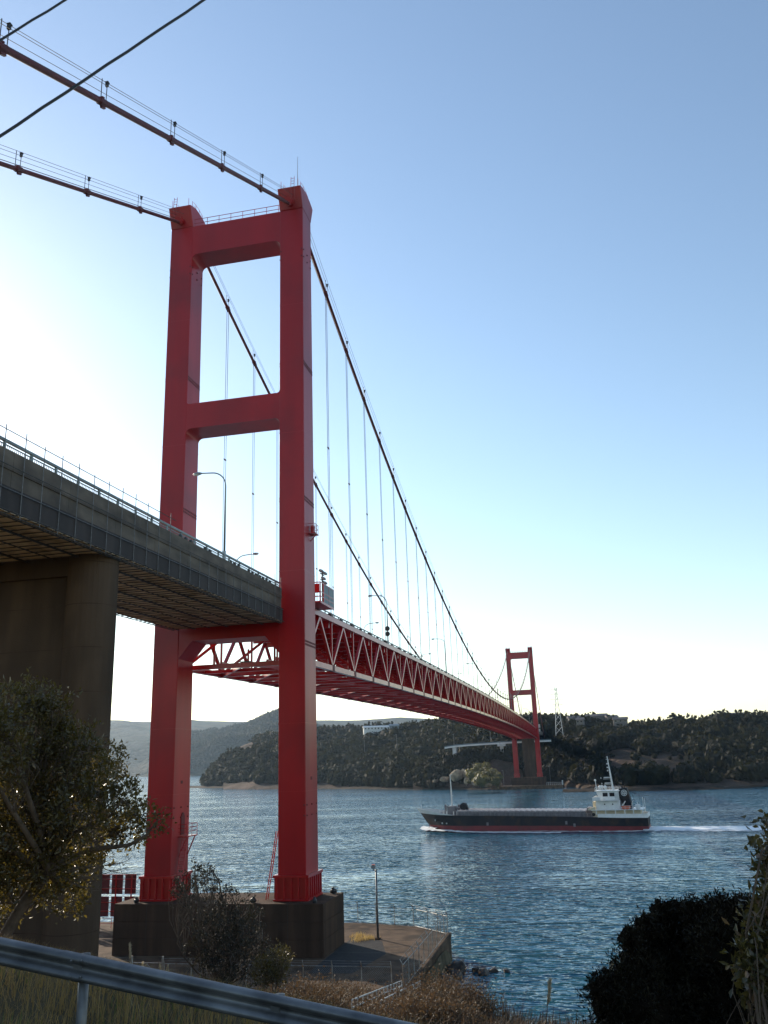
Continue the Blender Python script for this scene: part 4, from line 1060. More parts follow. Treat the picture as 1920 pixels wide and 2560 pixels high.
# radar mast
mt = MB().tube([(8.1, 0, 9.5), (8.45, 0, 14), (8.8, 0, 18.0)], [.26, .2, .09], 8).build('radar_mast', M['white'], sp)
ms_ = MB()
for z, l in ((10.9, 1.9), (12.3, 2.0)):
    ms_.bx(8.3, 8.3+l, -.35, .35, z, z+.08).bx(8.5, 8.3+l-.2, -.9, .9, z+.3, z+.5).tube([(8.3+l+.5, 0, z+.3), (8.3+l+.7, 0, z+.3)], .2, 6)
ms_.tube([(8.6, -1.2, 16.9), (8.6, 1.2, 16.9)], .06, 5).tube([(8.3, 0, 17.2), (9.2, 0, 17.2)], .05, 5)
for z in (14.4, 15.2, 16.1): ms_.sphere((8.95, .3, z), .2, 6, 5)
ms_.build('mast_platforms', M['offwhite'], mt)
rg_ = MB()
for (a, b) in (((8.75, 0, 17.5), (4.4, 2.4, 10.0)), ((8.75, 0, 17.5), (4.4, -2.4, 10.0)), ((8.6, 0, 16), (6.0, 0, 10.2))): rg_.tube([a, b], .03, 4)
rg_.build('stays', M['wire'], mt)
# funnel with its white ring emblem
fu = MB().prism([(3.6, 5.02), (5.6, 5.02), (6.6, 8.2), (6.5, 9.9), (4.6, 10.1), (4.1, 8.0)], 'y', -1.9, 1.9).build('funnel', M['hull'], sp)
ring = MB(); cx, cz = 5.3, 8.9
V_ = []; n_ = 28
for k in range(n_):
    a = 2*math.pi*k/n_
    for rr_, yy in ((.62, 1.905), (.76, 1.905), (.76, 1.935), (.62, 1.935)): V_.append((cx+rr_*math.cos(a), yy, cz+rr_*math.sin(a)))
ring.add(V_, [(4*k+j, 4*((k+1) % n_)+j, 4*((k+1) % n_)+(j+1) % 4, 4*k+(j+1) % 4) for k in range(n_) for j in range(4)])
for k in range(6):
    a = math.pi/6+k*math.pi/3; c_, s_ = math.cos(a), math.sin(a)
    Q = [(.10, 0), (.34, .15), (.52, .06), (.52, -.06), (.34, -.15)]
    ring.prism([(cx+u*c_-v*s_, cz+u*s_+v*c_) for u, v in Q], 'y', 1.906, 1.934)
ring.build('emblem', M['white'], fu)
MB().tube([(5.2, .4, 10.0), (5.1, .4, 10.6), (4.6, .4, 11.1), (4.2, .4, 11.25)], .13, 6).tube([(5.8, -.4, 9.9), (5.8, -.4, 10.6)], .15, 6).build('exhaust_pipe', M['wire'], fu)
# boat deck gear
MB().prism([(6.6, 5.1), (5.2, 7.0), (5.0, 6.9), (6.3, 5.0)], 'y', 2.6, 3.3).build('stairway', M['white'], sp)
MB().bx(3.9, 6.0, 3.6, 4.8, 5.3, 5.9).bx(4.2, 5.8, 3.75, 4.65, 5.1, 5.3).build('life_raft', M['orange'], sp)
MB().bx(1.6, 2.7, 2.2, 3.8, 5.02, 6.1).build('locker', M['white'], sp)
da = MB().tube([(3.4, 3.9, 5.0), (3.4, 4.3, 6.5), (3.0, 4.7, 7.2)], .09, 5).tube([(2.1, 3.9, 5.0), (2.1, 4.2, 6.7)], .09, 5).build('davit', M['white'], sp)
rl = MB()
for t in np.linspace(.9, 6.2, 6): rl.tube([(t, 5.0, 5.0), (t, 5.0, 5.9)], .03, 4)
for z in (5.45, 5.9): rl.tube([(.9, 5.0, z), (6.2, 5.0, z)], .03, 4)
rl.build('boat_deck_railing', M['white'], sp)
MB().tube([(.6, 0, 3.0), (.6, 0, 7.4)], .06, 5).tube([(.9, 2.0, 5.0), (.9, 2.0, 7.8)], .06, 5).build('ensign_staff', M['white'], sp)
MB().tube([(13.0, 5.08, 3.95), (13.0, 5.16, 3.95)], .42, 12).tube([(13.0, 5.17, 3.95), (13.0, 5.19, 3.95)], .2, 10).build('tyre_fender', M['black'], sp)
MB().prism([(13.6, 3.3), (15.0, 3.3), (15.0, 5.5), (14.2, 5.5), (13.6, 4.6)], 'y', -2.2, 2.2).build('hatch_gear_house', M['shipgrey'], sp)
MB().prism([(12.6, 4.95), (14.4, 4.95), (14.4, 5.25), (12.6, 5.8)], 'y', 3.2, 4.7).build('rescue_boat', M['cream'], sp)
# forecastle gear
MB().tube([(51.3, 0, 4.3), (51.35, 0, 9), (51.5, 0, 14.6)], [.25, .2, .1], 8).tube([(51.3, -.9, 9.0), (51.3, .9, 9.0)], .07, 5).tube([(51.3, 0, 14.3), (50.9, 0, 14.6)], .08, 5).build('foremast', M['offwhite'], sp)
MB().bx(50.3, 52.4, -1.3, 1.3, 4.2, 6.3).bx(49.6, 50.2, -2.2, -1.6, 4.2, 6.6).bx(52.6, 53.1, 1.0, 1.6, 4.3, 6.8).build('mast_house', M['shipgrey'], sp)
MB().tube([(51.0, .6, 5.4), (48.4, .6, 6.0)], .25, 8).build('windlass_arm', M['shipgrey'], sp)
MB().tube([(47.9, -.1, 6.2), (47.9, 1.3, 6.2)], .95, 16).box((47.2, .6, 5.5), (.9, 1.1, .9)).build('hose_drum', M['hull'], sp)
for (t, y) in ((53.4, 1.5), (54.2, 2.4), (53.8, -1.6), (50.0, 3.8), (49.2, 3.6), (52.0, 3.4)): MB().tube([(t, y, dz_(t)), (t, y, dz_(t)+.9)], .16, 8).build('bitt', M['offwhite'], sp)
MB().box((54.9, 3.35, 3.4), (.9, .35, .35)).box((55.0, 3.45, 3.0), (.3, .4, .9)).build('anchor', M['black'], sp)
MB().tube([(60.2, 0, 5.6), (60.2, 0, 6.8)], .05, 5).build('jackstaff', M['white'], sp)
for (t, z, w_) in ((55.3, 2.9, .32), (53.2, 2.2, .28), (51.9, 2.15, .26)):
    y = float(np.interp(t, ST, BW))*.35+float(np.interp(t, ST, BD))*.65
    MB().box((t, y-.05, z), (w_, .4, w_*1.3)).build('draught_mark', M['offwhite'], sp)
for (t, z) in ((40.5, 2.0), (20.0, 2.1), (18.0, 1.5)):
    MB().box((t, 5.5, z), (.55, .03, .8)).build('hull_mark', M['shipgrey'], sp)

# bow wave, side wave and wake
def foam_mat():
    m, n, b = new_mat('sea_foam'); L = n.links.new
    tc = n.nodes.new('ShaderNodeTexCoord'); no = n.nodes.new('ShaderNodeTexNoise'); no.inputs['Scale'].default_value = .9; no.inputs['Detail'].default_value = 6
    mp = n.nodes.new('ShaderNodeMapping'); mp.inputs['Scale'].default_value = (.45, 1.3, 1); L(tc.outputs['Object'], mp.inputs[0]); L(mp.outputs[0], no.inputs['Vector'])
    a = n.nodes.new('ShaderNodeAttribute'); a.attribute_name = 'tint'
    ad = n.nodes.new('ShaderNodeMath'); ad.operation = 'ADD'; L(no.outputs[0], ad.inputs[0]); L(a.outputs['Fac'], ad.inputs[1])
    mr = n.nodes.new('ShaderNodeMapRange'); mr.inputs['From Min'].default_value = .80; mr.inputs['From Max'].default_value = 1.0; L(ad.outputs[0], mr.inputs['Value'])
    b.inputs['Base Color'].default_value = (.78, .80, .80, 1); b.inputs['Roughness'].default_value = .7
    L(mr.outputs[0], b.inputs['Alpha'])
    return m
M['foam'] = foam_mat()
def ribbon_foam(path, halfw, amp, hz, name, parent):
    """path of (x, y) in ship coordinates; soft-edged strip of foam heaped up in the middle"""
    V_, T_ = [], []; n_ = len(path); W = 7
    for i, (x, y) in enumerate(path):
        a = path[max(i-1, 0)]; b = path[min(i+1, n_-1)]; d = math.hypot(b[0]-a[0], b[1]-a[1]); nx, ny = -(b[1]-a[1])/d, (b[0]-a[0])/d
        for j in range(W):
            s = -1+2*j/(W-1); h = halfw[i]; e = (1-abs(s)**1.6)
            V_.append((x+nx*h*s, y+ny*h*s, .03+hz[i]*e*(.8+.4*random.random()))); T_.append(amp[i]*e)
    o_ = np_mesh(name, V_, grid_faces(n_, W), M['foam'], parent, T_, smooth=True)
    return o_
wk = empty('ship_wake', (154.5, -49.0, 0), 'white foam of the bow wave and wake of the cargo ship', 'wake', rz=R(83)); wk['kind'] = 'stuff'
P = [(59.5-k*.9, 1.2+min(k, 14)*.36+max(0, k-14)*.12) for k in range(44)]
tag(ribbon_foam(P, [1.5+.02*k for k in range(44)], [max(.88-.007*k, .5) for k in range(44)], [max(.75-.03*k, .12) for k in range(44)], 'bow_wave', wk), kind='stuff')
P = [(60.3-.5*k, -1.8+.36*k) for k in range(11)]
tag(ribbon_foam(P, [2.0]*11, [.9]*11, [1.0]*11, 'bow_crest', wk), kind='stuff')
P = [(44-k*1.0, 5.9+.04*k+.4*math.sin(k*.25)) for k in range(48)]
tag(ribbon_foam(P, [.6]*48, [.62]*48, [.2]*48, 'side_wave', wk), kind='stuff')
P = [(-2-k*1.4, 1.5+.05*k+.6*math.sin(k*.21)) for k in range(95)]
tag(ribbon_foam(P, [9+.14*k for k in range(95)], [max(.66-.0016*k, .42) for k in range(95)], [.1]*95, 'spreading_wake', wk), kind='stuff')
P = [(1-k*1.4, .35*math.sin(k*.3)) for k in range(95)]
tag(ribbon_foam(P, [7.5+.06*k for k in range(95)], [max(.9-.0022*k, .5) for k in range(95)], [max(.5-.02*k, .06) for k in range(95)], 'stern_wake', wk), kind='stuff')
P = [(0-k*1.5, 4.4+.1*k) for k in range(60)]
tag(ribbon_foam(P, [1.0]*60, [max(.6-.004*k, .38) for k in range(60)], [.12]*60, 'outer_wake', wk), kind='stuff')

# ================================================================ FAR SHORE THINGS
# quay of the distant tower
fq = MB().prism([(450.5, -20.5), (480, -20.5), (480, 16), (462, 22), (453, 16), (450.5, 12)], 'z', -3, 1.9).build('far_quay', M['quay'])
tag(fq, 'low concrete quay around the foot of the distant tower', 'quay', kind='structure')
fp = empty('far_viaduct_pier', (503, 0, 2), 'grey brown concrete pier standing behind the legs of the distant tower', 'pier')
MB().prism([(-2.2, -3.0), (2.2, -3.0), (2.2, 4.9), (-2.2, 4.9), (-3.0, 4.0), (-3.0, -2.4)], 'z', 0, 28).build('shaft', M['pier'], fp)
MB().bx(-2.6, 2.6, -5, 5.5, 28, 30).build('bearing_beam', M['pier'], fp)
fv = empty('far_viaduct', (490, 0, 31), 'distant approach deck leading away from the second tower', 'viaduct')
MB().bx(-21, 130, -5.6, 5.6, 2.0, 4.5).build('deck', M['slab'], fv)
# the white curved road viaduct on the far hillside
wv = empty('road_viaduct', (511, 31, 25), 'white curved road viaduct on the far hillside left of the second tower', 'viaduct')
dpts = [(-3, 26, 1.2), (-2, 18.5, 2.0), (-.5, 10, 2.4), (1.0, 0, 2.7), (3, -10, 3.0), (6, -18, 3.2), (12, -30, 3.4), (22, -42, 3.6)]
for nm, z0, z1, mat in (('deck', -.9, .05, 'white'), ('parapet', .06, .75, 'bluegrey')):
    mb = MB()
    for a, b in zip(dpts[:-1], dpts[1:]): mb.bar((a[0], a[1], a[2]+(z0+z1)/2), (b[0], b[1], b[2]+(z0+z1)/2), 6.0 if nm == 'deck' else 6.2, z1-z0)
    mb.build(nm, M[mat], wv)
MB().bx(-1.0, 2.0, -13.0, -10.8, -12, 1.2).bx(-2.0, 3.0, -14.5, -9.3, .6, 2.0).build('pier', M['offwhite'], wv)
MB().bx(-4, 2, 18.2, 20.6, -7, 1.4).build('abutment', M['offwhite'], wv)
# light masts
def mast(x, y, z0, h, label):
    t = empty('light_mast', (x, y, z0), label, 'light mast', 'thin light masts on the far shore')
    MB().tube([(0, 0, -1), (0, 0, h)], [.16, .1], 6).build('pole', M['galv'], t)
    MB().box((0, .4, h), (.3, .9, .15)).build('lamp_head', M['lamp_grey'], t)
mast(456, 14.3, 1.9, 9.0, 'thin light mast left of the distant pedestal')
mast(462, -13.0, 1.9, 10.5, 'thin light mast right of the distant pedestal')
for (u, v, r_, h, lb) in ((1227, 1852, 600, 9, 'thin light mast above the white road viaduct'), (992, 1862, 700, 11, 'tall pole on the wooded slope left of the white viaduct'), (911, 1868, 760, 9, 'pole standing in the wood above the headland'), (1135, 1855, 610, 8, 'light mast at the left end of the white viaduct')):
    p = at(u, v, r_); mast(p[0], p[1], p[2]-3, h, lb)
ff = empty('far_fence', (452, -8, 1.9), 'pale railing on the distant quay right of the pedestal', 'fence')
for i in range(9): MB().tube([(0, -3-i*1.1, 0), (0, -3-i*1.1, 1.6)], .07, 4).build('post', M['offwhite'], ff)
MB().tube([(0, -3, 1.5), (0, -11.8, 1.5)], .05, 4).build('rail', M['offwhite'], ff)
MB().bx(-.4, .4, -12.6, -11.9, 0, 2.6).build('gate_pillar', M['offwhite'], ff)
# lattice pylon
py = empty('power_pylon', (555, -18.3, 33), 'white lattice power pylon on the ridge right of the second tower', 'pylon')
H = 33.0
def half(z): return 2.55-(2.55-.75)*min(z/H*1.25, 1)
for sx in (-1, 1):
    for sy in (-1, 1):
        MB().tube([(sx*half(0), sy*half(0), -1), (sx*half(H*.8), sy*half(H*.8), H*.8), (sx*.5, sy*.5, H)], .16, 4).build('leg', M['offwhite'], py)
zz = [0, 5, 9.5, 13.5, 17, 20, 22.7, 25, 27.2, 29.4, 31.4]
lt = MB()
for a, b in zip(zz[:-1], zz[1:]):
    ha, hb = half(a), half(b)
    for f_ in range(4):
        c = [((-1, -1), (1, -1)), ((1, -1), (1, 1)), ((1, 1), (-1, 1)), ((-1, 1), (-1, -1))][f_]
        p0 = (c[0][0]*ha, c[0][1]*ha, a); p1 = (c[1][0]*hb, c[1][1]*hb, b); p2 = (c[1][0]*ha, c[1][1]*ha, a); p3 = (c[0][0]*hb, c[0][1]*hb, b)
        lt.tube([p0, p1], .08, 4, False).tube([p2, p3], .08, 4, False)
lt.build('lattice', M['offwhite'], py)
for z, l in ((31.2, 3.6), (27.6, 4.4), (24.0, 4.9), (20.2, 4.2)):
    am = MB()
    for s_ in (-1, 1): am.tube([(0, 0, z+.5), (0, s_*l, z)], .09, 4).tube([(0, 0, z-.3), (0, s_*l, z)], .08, 4).tube([(0, s_*l, z), (0, s_*l, z-1.3)], .09, 5)
    am.build('cross_arm', M['offwhite'], py)
# houses along the ridge
def house(u, v, r_, w_, d_, h_, label, rz=0.0, wall='plaster', roof='roof', sink=6.0):
    if u > 1400: r_ -= 14; v -= 1
    p = at(u, v, r_); t = empty('house', (p[0], p[1], p[2]-h_-1.0), label, 'house', 'houses on the far hills', rz=rz)
    MB().bx(-d_/2, d_/2, -w_/2, w_/2, -sink, h_).build('wall', M[wall], t)
    MB().prism([(-d_/2-.6, h_+.02), (d_/2+.6, h_+.02), (0, h_+1.7)], 'y', -w_/2-.6, w_/2+.6).build('roof', M[roof], t)
    for k in range(max(2, int(w_/3))):
        y = -w_/2+(k+.5)*w_/max(2, int(w_/3)); f_ = MB().bx(-d_/2-.08, -d_/2+.02, y-.6, y+.6, .9, 2.2).build('window', M['window'], t)
        MB().bx(-d_/2-.11, -d_/2-.085, y-.72, y+.72, .8, .9).build('sill', M['offwhite'], f_)
for a in ((1435, 1793, 690, 9, 7, 3.2, 'house with gabled roof first along the right ridge from the tower', .2), (1450, 1797, 672, 5, 5, 3.0, 'small hut below the houses of the right ridge', -.2),
          (1482, 1789, 700, 10, 7, 3.4, 'dark roofed house second along the right ridge', -.1), (1505, 1787, 700, 7, 7, 4.6, 'tall narrow house on the highest part of the right ridge', .1),
          (1528, 1791, 695, 8, 7, 3.2, 'low house third along the right ridge', .3), (1550, 1796, 680, 10, 6, 2.8, 'long low house at the right end of the ridge houses', 0),
          (1833, 1785, 700, 16, 9, 2.6, 'wide reddish roofed house on the hilltop at far right', .1, 'cream'),
          (941, 1816, 880, 26, 8, 2.6, 'long white roofed building high on the slope above the headland', .35, 'offwhite', 'offwhite'),
          (985, 1812, 860, 9, 8, 4.0, 'blue grey house beside the long white building', .2, 'bluegrey', 'bluegrey'),
          (805, 1876, 770, 14, 6, 2.4, 'white row of parked huts beside the right leg at mid slope', .4, 'white', 'offwhite')):
    house(*a)
# pale rocks of the cliff beside the distant quay
for i, (u, v, r_, s_, sq) in enumerate(((1140, 1938, 564, 5.0, (.7, 1.2, 1.0)), (1112, 1947, 570, 3.6, (.7, 1.4, .8)), (1166, 1951, 556, 3.2, (.8, .9, 1.1)), (1192, 1957, 550, 3.8, (.7, 1.4, .7)),
                                        (1218, 1957, 546, 4.0, (.7, 1.6, .65)), (1247, 1958, 542, 3.4, (.7, 1.7, .6)), (1087, 1951, 582, 2.6, (.8, 1.5, .8)), (1160, 1934, 566, 3.4, (.7, 1.1, .9)))):
    p = at(u, v, r_); o_ = rock((0, 0, 0), s_, 300+i, M['paler'], sq, 26, 17).build('cliff_rock', M['paler']); o_.location = (p[0], p[1], p[2]-.1*s_); o_.rotation_euler = (0, 0, i*.9)
    tag(o_, ['largest sunlit pale cliff rock left of the distant quay', 'broad pale rock left of the largest cliff rock', 'bright yellowish boulder on the beach below the cliff', 'pale rock wall right of the bright boulder',
             'long low pale rock beside the distant quay', 'low pale rock touching the left end of the distant quay', 'leftmost small pale rock at the back of the beach', 'pale rock high at the right of the largest cliff rock'][i], 'rock', 'pale cliff rocks on the far shore')
rng = np.random.default_rng(15); mp_ = []; mr_ = []
for _ in range(70):
    u = rng.uniform(1172, 1246); v = rng.uniform(np.interp(u, [1172, 1195, 1225, 1246], [1925, 1903, 1908, 1936]), 1950); mp_.append(at(u, v, np.interp(v, [1900, 1950], [545, 508])+rng.normal()*3)); mr_.append(rng.uniform(1.6, 3.0))
M['olive'] = leafmat('olive_thicket', (0.05, 0.05, 0.018), (0.13, 0.12, 0.04), .6, .2, (.25, .22, .06))
k = scatter_crowns('thicket', 'sunlit olive thicket on the mound beside the distant quay', np.array(mp_)+[0, 0, -1.2], mr_, rng.uniform(.2, .9, 70), M['olive'])

# ================================================================ NEAR VEGETATION
def leaves(P, D, ln, wd, rng, fold=.25):
    """leaf blades at points P pointing along D; returns verts, tris"""
    n = len(P); D = D/np.linalg.norm(D, axis=1)[:, None]
    S = np.cross(D, rng.normal(size=(n, 3))); S /= np.linalg.norm(S, axis=1)[:, None]; N = np.cross(S, D)
    L_ = (ln*(.65+.7*rng.random(n)))[:, None]; W_ = (wd*(.7+.6*rng.random(n)))[:, None]
    m = P+D*L_*.45
    V_ = np.stack([P, m-S*W_*.5+N*W_*fold, P+D*L_-N*L_*.08, m+S*W_*.5+N*W_*fold], 1).reshape(-1, 3)
    i = np.arange(n)[:, None]*4
    F_ = np.concatenate([i+[0, 1, 2], i+[0, 2, 3]], 0)
    return V_, F_
def blob_points(blobs, n, rng, shell=.45, lump=.25):
    """points through a set of ellipsoid leaf masses, denser towards their surfaces, gathered in sprays"""
    vol = np.array([b[3]**2 for b in blobs]); idx = rng.choice(len(blobs), n, p=vol/vol.sum())
    B = np.array([b[:3] for b in blobs])[idx]; r_ = np.array([b[3] for b in blobs])[idx]
    d = rng.normal(size=(n, 3)); d /= np.linalg.norm(d, axis=1)[:, None]
    rad = (shell+(1-shell)*rng.random(n)**.6)
    lumpf = 1+lump*np.sin(d[:, 0]*5+idx)*np.sin(d[:, 1]*6+idx*2)+lump*.6*np.sin(d[:, 2]*9+d[:, 0]*4)
    return B+d*(r_*rad*lumpf)[:, None], d, idx
def limb(mb, p, q, r0, r1, rng, bend=.12, n=5):
    p = np.array(p); q = np.array(q); L_ = np.linalg.norm(q-p); P = []; k1 = rng.normal(size=3)*L_*bend*.5; k2 = rng.normal(size=3)*L_*bend*.3
    for i in range(n+1):
        t = i/n; P.append(p*(1-t)+q*t+k1*math.sin(math.pi*t)+k2*math.sin(2*math.pi*t))
    mb.tube(P, [r0+(r1-r0)*i/n for i in range(n+1)], 6 if r0 > .02 else 4, False)
    return P
def make_tree(name, label, cat, base, blobs, nleaf, ln, wd, mat, seed, trunk=.09, fork=None, sprays=9, twig=.006, ntw=26, group=None, up=.35, core=False):
    rng = np.random.default_rng(seed); base = np.array(base, float)
    t = empty(name, tuple(base), label, cat, group)
    blobs = [tuple(np.array(b[:3])-base)+(b[3],) for b in blobs]
    cen = np.mean([b[:3] for b in blobs], axis=0); fork = np.array(fork)-base if fork is not None else cen*.35
    wb = MB(); limb(wb, (0, 0, -.3), fork, trunk, trunk*.75, rng, .08)
    npr = nleaf//sprays; sp_, d_, idx = blob_points(blobs, npr, rng)
    for bi, b in enumerate(blobs if not core else []):
        P = limb(wb, fork, b[:3], trunk*.55, twig*2.2, rng, .16, 6)
        for k in np.where(idx == bi)[0][:ntw]:
            s = P[rng.integers(3, 7)]; limb(wb, s, sp_[k], twig*1.5, twig*.5, rng, .2, 3)
    wood_ = wb.build('trunk', M['bark'], t, smooth=True)
    # sprays: each a short twig end carrying several leaves
    Q = np.repeat(sp_, sprays, 0); dd = np.repeat(d_, sprays, 0)
    Q = Q+rng.normal(size=Q.shape)*ln*.62
    D = dd*.6+rng.normal(size=Q.shape)*.8; D[:, 2] += up
    V_, F_ = leaves(Q, D, ln, wd, rng)
    tint = np.clip(np.repeat(.45+.25*rng.normal(size=npr), sprays)+.15*rng.normal(size=len(Q)), 0, 1)
    np_mesh('crown', V_, F_, mat, t, np.repeat(tint, 4))
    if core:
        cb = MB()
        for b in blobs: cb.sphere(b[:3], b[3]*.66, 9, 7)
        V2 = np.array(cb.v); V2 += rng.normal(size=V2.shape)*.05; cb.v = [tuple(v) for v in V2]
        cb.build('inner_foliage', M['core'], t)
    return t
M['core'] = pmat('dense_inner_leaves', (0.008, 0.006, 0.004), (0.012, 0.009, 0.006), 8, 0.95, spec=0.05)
M['leaf_a'] = leafmat('glossy_evergreen_leaf', (0.024, 0.019, 0.007), (0.070, 0.055, 0.016), .38, .28, (.22, .165, .025), c3=(.13, .07, .03))
M['leaf_b'] = leafmat('dark_dense_leaf', (0.007, 0.005, 0.003), (0.016, 0.013, 0.006), .6, .08, (.025, .02, .006))
M['leaf_b'].node_tree.nodes['Principled BSDF'].inputs['Specular IOR Level'].default_value = 0.15
M['leaf_c'] = leafmat('camellia_leaf', (0.030, 0.032, 0.012), (0.075, 0.062, 0.025), .3, .25, (.18, .14, .03), c3=(.16, .09, .06))
M['leaf_d'] = leafmat('shrub_leaf', (0.014, 0.012, 0.009), (0.030, 0.025, 0.017), .75, .15, (.05, .045, .02))
M['dry'] = leafmat('dry_grass_blade', (0.14, 0.095, 0.045), (0.28, 0.20, 0.09), .6, .45, (.50, .35, .12), c3=(.38, .31, .18))
M['brown'] = leafmat('dry_brush', (0.03, 0.021, 0.014), (0.085, 0.058, 0.036), .7, .25, (.16, .095, .045), c3=(.08, .07, .025))
M['verge'] = leafmat('golden_verge_grass', (0.13, 0.085, 0.035), (0.27, 0.18, 0.07), .6, .45, (.44, .29, .09), c3=(.36, .27, .13))
M['green'] = leafmat('green_grass_blade', (0.06, 0.08, 0.022), (0.15, 0.17, 0.045), .5, .35, (.2, .22, .05), c3=(.2, .16, .07))
M['plume'] = leafmat('pampas_plume', (0.45, 0.38, 0.27), (0.62, 0.55, 0.42), .8, .5, (.7, .6, .42))

def zb(off_u, off_v, k, pts, r_, jit=0.0, seed=0):
    """leaf masses from surveyed sight lines: (x, y, radius) in sheet units, k = image px per sheet unit"""
    rg = np.random.default_rng(seed); out = []
    for q in pts:
        rr_ = r_+(rg.normal()*jit if len(q) < 4 else q[3]); p = at(off_u+q[0]*k, off_v+q[1]*k, rr_)
        out.append((p[0], p[1], p[2], q[2]*k*rr_/FPX))
    return out
# the big evergreen on the left
bl_ = zb(0, 1600, .2893, [(-350, 500, 250), (-150, 610, 250), (60, 590, 210), (300, 500, 120), (470, 590, 140), (260, 800, 300), (-200, 900, 380), (560, 860, 170), (700, 960, 190), (950, 1060, 150), (480, 1150, 280), (60, 1250, 340),
                          (820, 1250, 190), (1060, 1380, 170), (700, 1500, 260), (300, 1600, 300), (1090, 1640, 160), (1360, 1560, 90), (820, 1750, 220), (400, 1930, 270), (60, 1850, 300), (90, 2150, 240), (560, 2180, 170), (-300, 1500, 380), (-300, 2000, 380), (1180, 1500, 110)], 22, 1.1, 3)
gb_ = at(-80, 2300, 22.5)
make_tree('evergreen_tree', 'large leafy evergreen tree in front of the concrete pier at left', 'tree', (gb_[0], gb_[1], float(ground_z(gb_[0], gb_[1]))), bl_, 28000, .12, .052, M['leaf_a'], 21, trunk=.16,
          fork=at(120, 2180, 22.2), sprays=12, twig=.008)
# bare twigs on its lower right
tw = MB(); rg = np.random.default_rng(3); o0 = at(150, 2190, 22)
for (u, v) in ((330, 2160), (350, 2185), (300, 2215), (330, 2140), (270, 2200), (345, 2165), (250, 2225)):
    P = limb(tw, o0, at(u, v, 22.0+rg.normal()*.3), .016, .004, rg, .12, 7)
    for k in (3, 4, 5, 6): limb(tw, P[k], P[k]+rg.normal(size=3)*.22+np.array([.1, -.2, .08]), .005, .002, rg, .15, 3)
tw.build('bare_twigs', M['bark'], bpy.data.objects['evergreen_tree'])
tw_o = bpy.data.objects['bare_twigs']; tw_o.matrix_parent_inverse = Matrix.Translation(-Vector((gb_[0], gb_[1], float(ground_z(gb_[0], gb_[1])))))

# shrub in front of the pedestal
bl_ = zb(240, 1900, .3978, [(540, 770, 75), (620, 700, 60), (690, 720, 60), (560, 860, 90), (640, 810, 70), (740, 790, 45), (820, 780, 50), (860, 870, 60), (960, 880, 48), (700, 940, 120), (850, 1000, 140), (760, 1090, 160), (920, 1080, 120), (1000, 1000, 70), (680, 1180, 110), (860, 1220, 170), (1010, 1180, 110), (760, 1330, 130), (950, 1340, 110)], 50, 1.0, 5)
gb_ = at(565, 2500, 50)
make_tree('shrub', 'dark leafy shrub growing in front of the tower pedestal', 'shrub', (gb_[0], gb_[1], float(ground_z(gb_[0], gb_[1]))), bl_, 5600, .16, .07, M['leaf_d'], 22, ntw=34, trunk=.10, sprays=9, twig=.014)
# small lit bush right of the shrub
bl_ = zb(0, 2160, .5787, [(1150, 430, 40), (1200, 410, 45), (1230, 400, 30), (1140, 480, 45), (1190, 470, 50)], 46, .5, 6)
gb_ = at(690, 2480, 46)
make_tree('small_bush', 'small yellow green bush catching light right of the dark shrub', 'bush', (gb_[0], gb_[1], float(ground_z(gb_[0], gb_[1]))), bl_, 2400, .13, .06, M['leaf_a'], 23, trunk=.04, sprays=6)

# dense dark bush at the lower right
bl_ = zb(1400, 2000, .3135, [(390, 1640, 170), (340, 1520, 90), (520, 1430, 120), (600, 1310, 110), (570, 1130, 75), (640, 1180, 120), (700, 1010, 80), (800, 1060, 150), (800, 890, 60), (900, 880, 62), (1010, 900, 70), (1100, 920, 95), (1290, 850, 72), (1220, 930, 110), (1400, 900, 100), (1520, 920, 110), (1640, 1000, 120), (1000, 1150, 220), (1300, 1150, 240), (1560, 1250, 260), (780, 1350, 240), (1050, 1450, 280), (650, 1650, 260), (950, 1720, 260), (1350, 1600, 320), (1700, 1600, 260)], 13, .35, 8)
gb_ = at(1720, 2640, 13)
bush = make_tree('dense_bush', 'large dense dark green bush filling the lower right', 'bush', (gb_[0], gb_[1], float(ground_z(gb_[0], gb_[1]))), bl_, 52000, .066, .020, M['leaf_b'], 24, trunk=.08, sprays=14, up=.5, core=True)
# camellia at the right edge
bl_ = zb(1400, 2000, .3135, [(1645, 180, 42), (1710, 290, 70), (1610, 400, 45), (1690, 480, 70), (1760, 620, 80), (1670, 720, 40), (1600, 850, 50), (1680, 950, 90), (1570, 1180, 100), (1650, 1250, 140), (1500, 1300, 90), (1560, 1400, 90), (1480, 1550, 55), (1640, 1500, 90), (1850, 500, 170), (1860, 1000, 220), (1860, 1500, 220)], 6.6, .12, 9)
gb_ = at(2010, 2700, 6.6)
make_tree('camellia_shrub', 'glossy leaved shrub with reddish leaves at the right picture edge', 'shrub', (gb_[0], gb_[1], float(ground_z(gb_[0], gb_[1]))), bl_, 3400, .066, .033, M['leaf_c'], 25, ntw=7, trunk=.022, sprays=6, twig=.003)

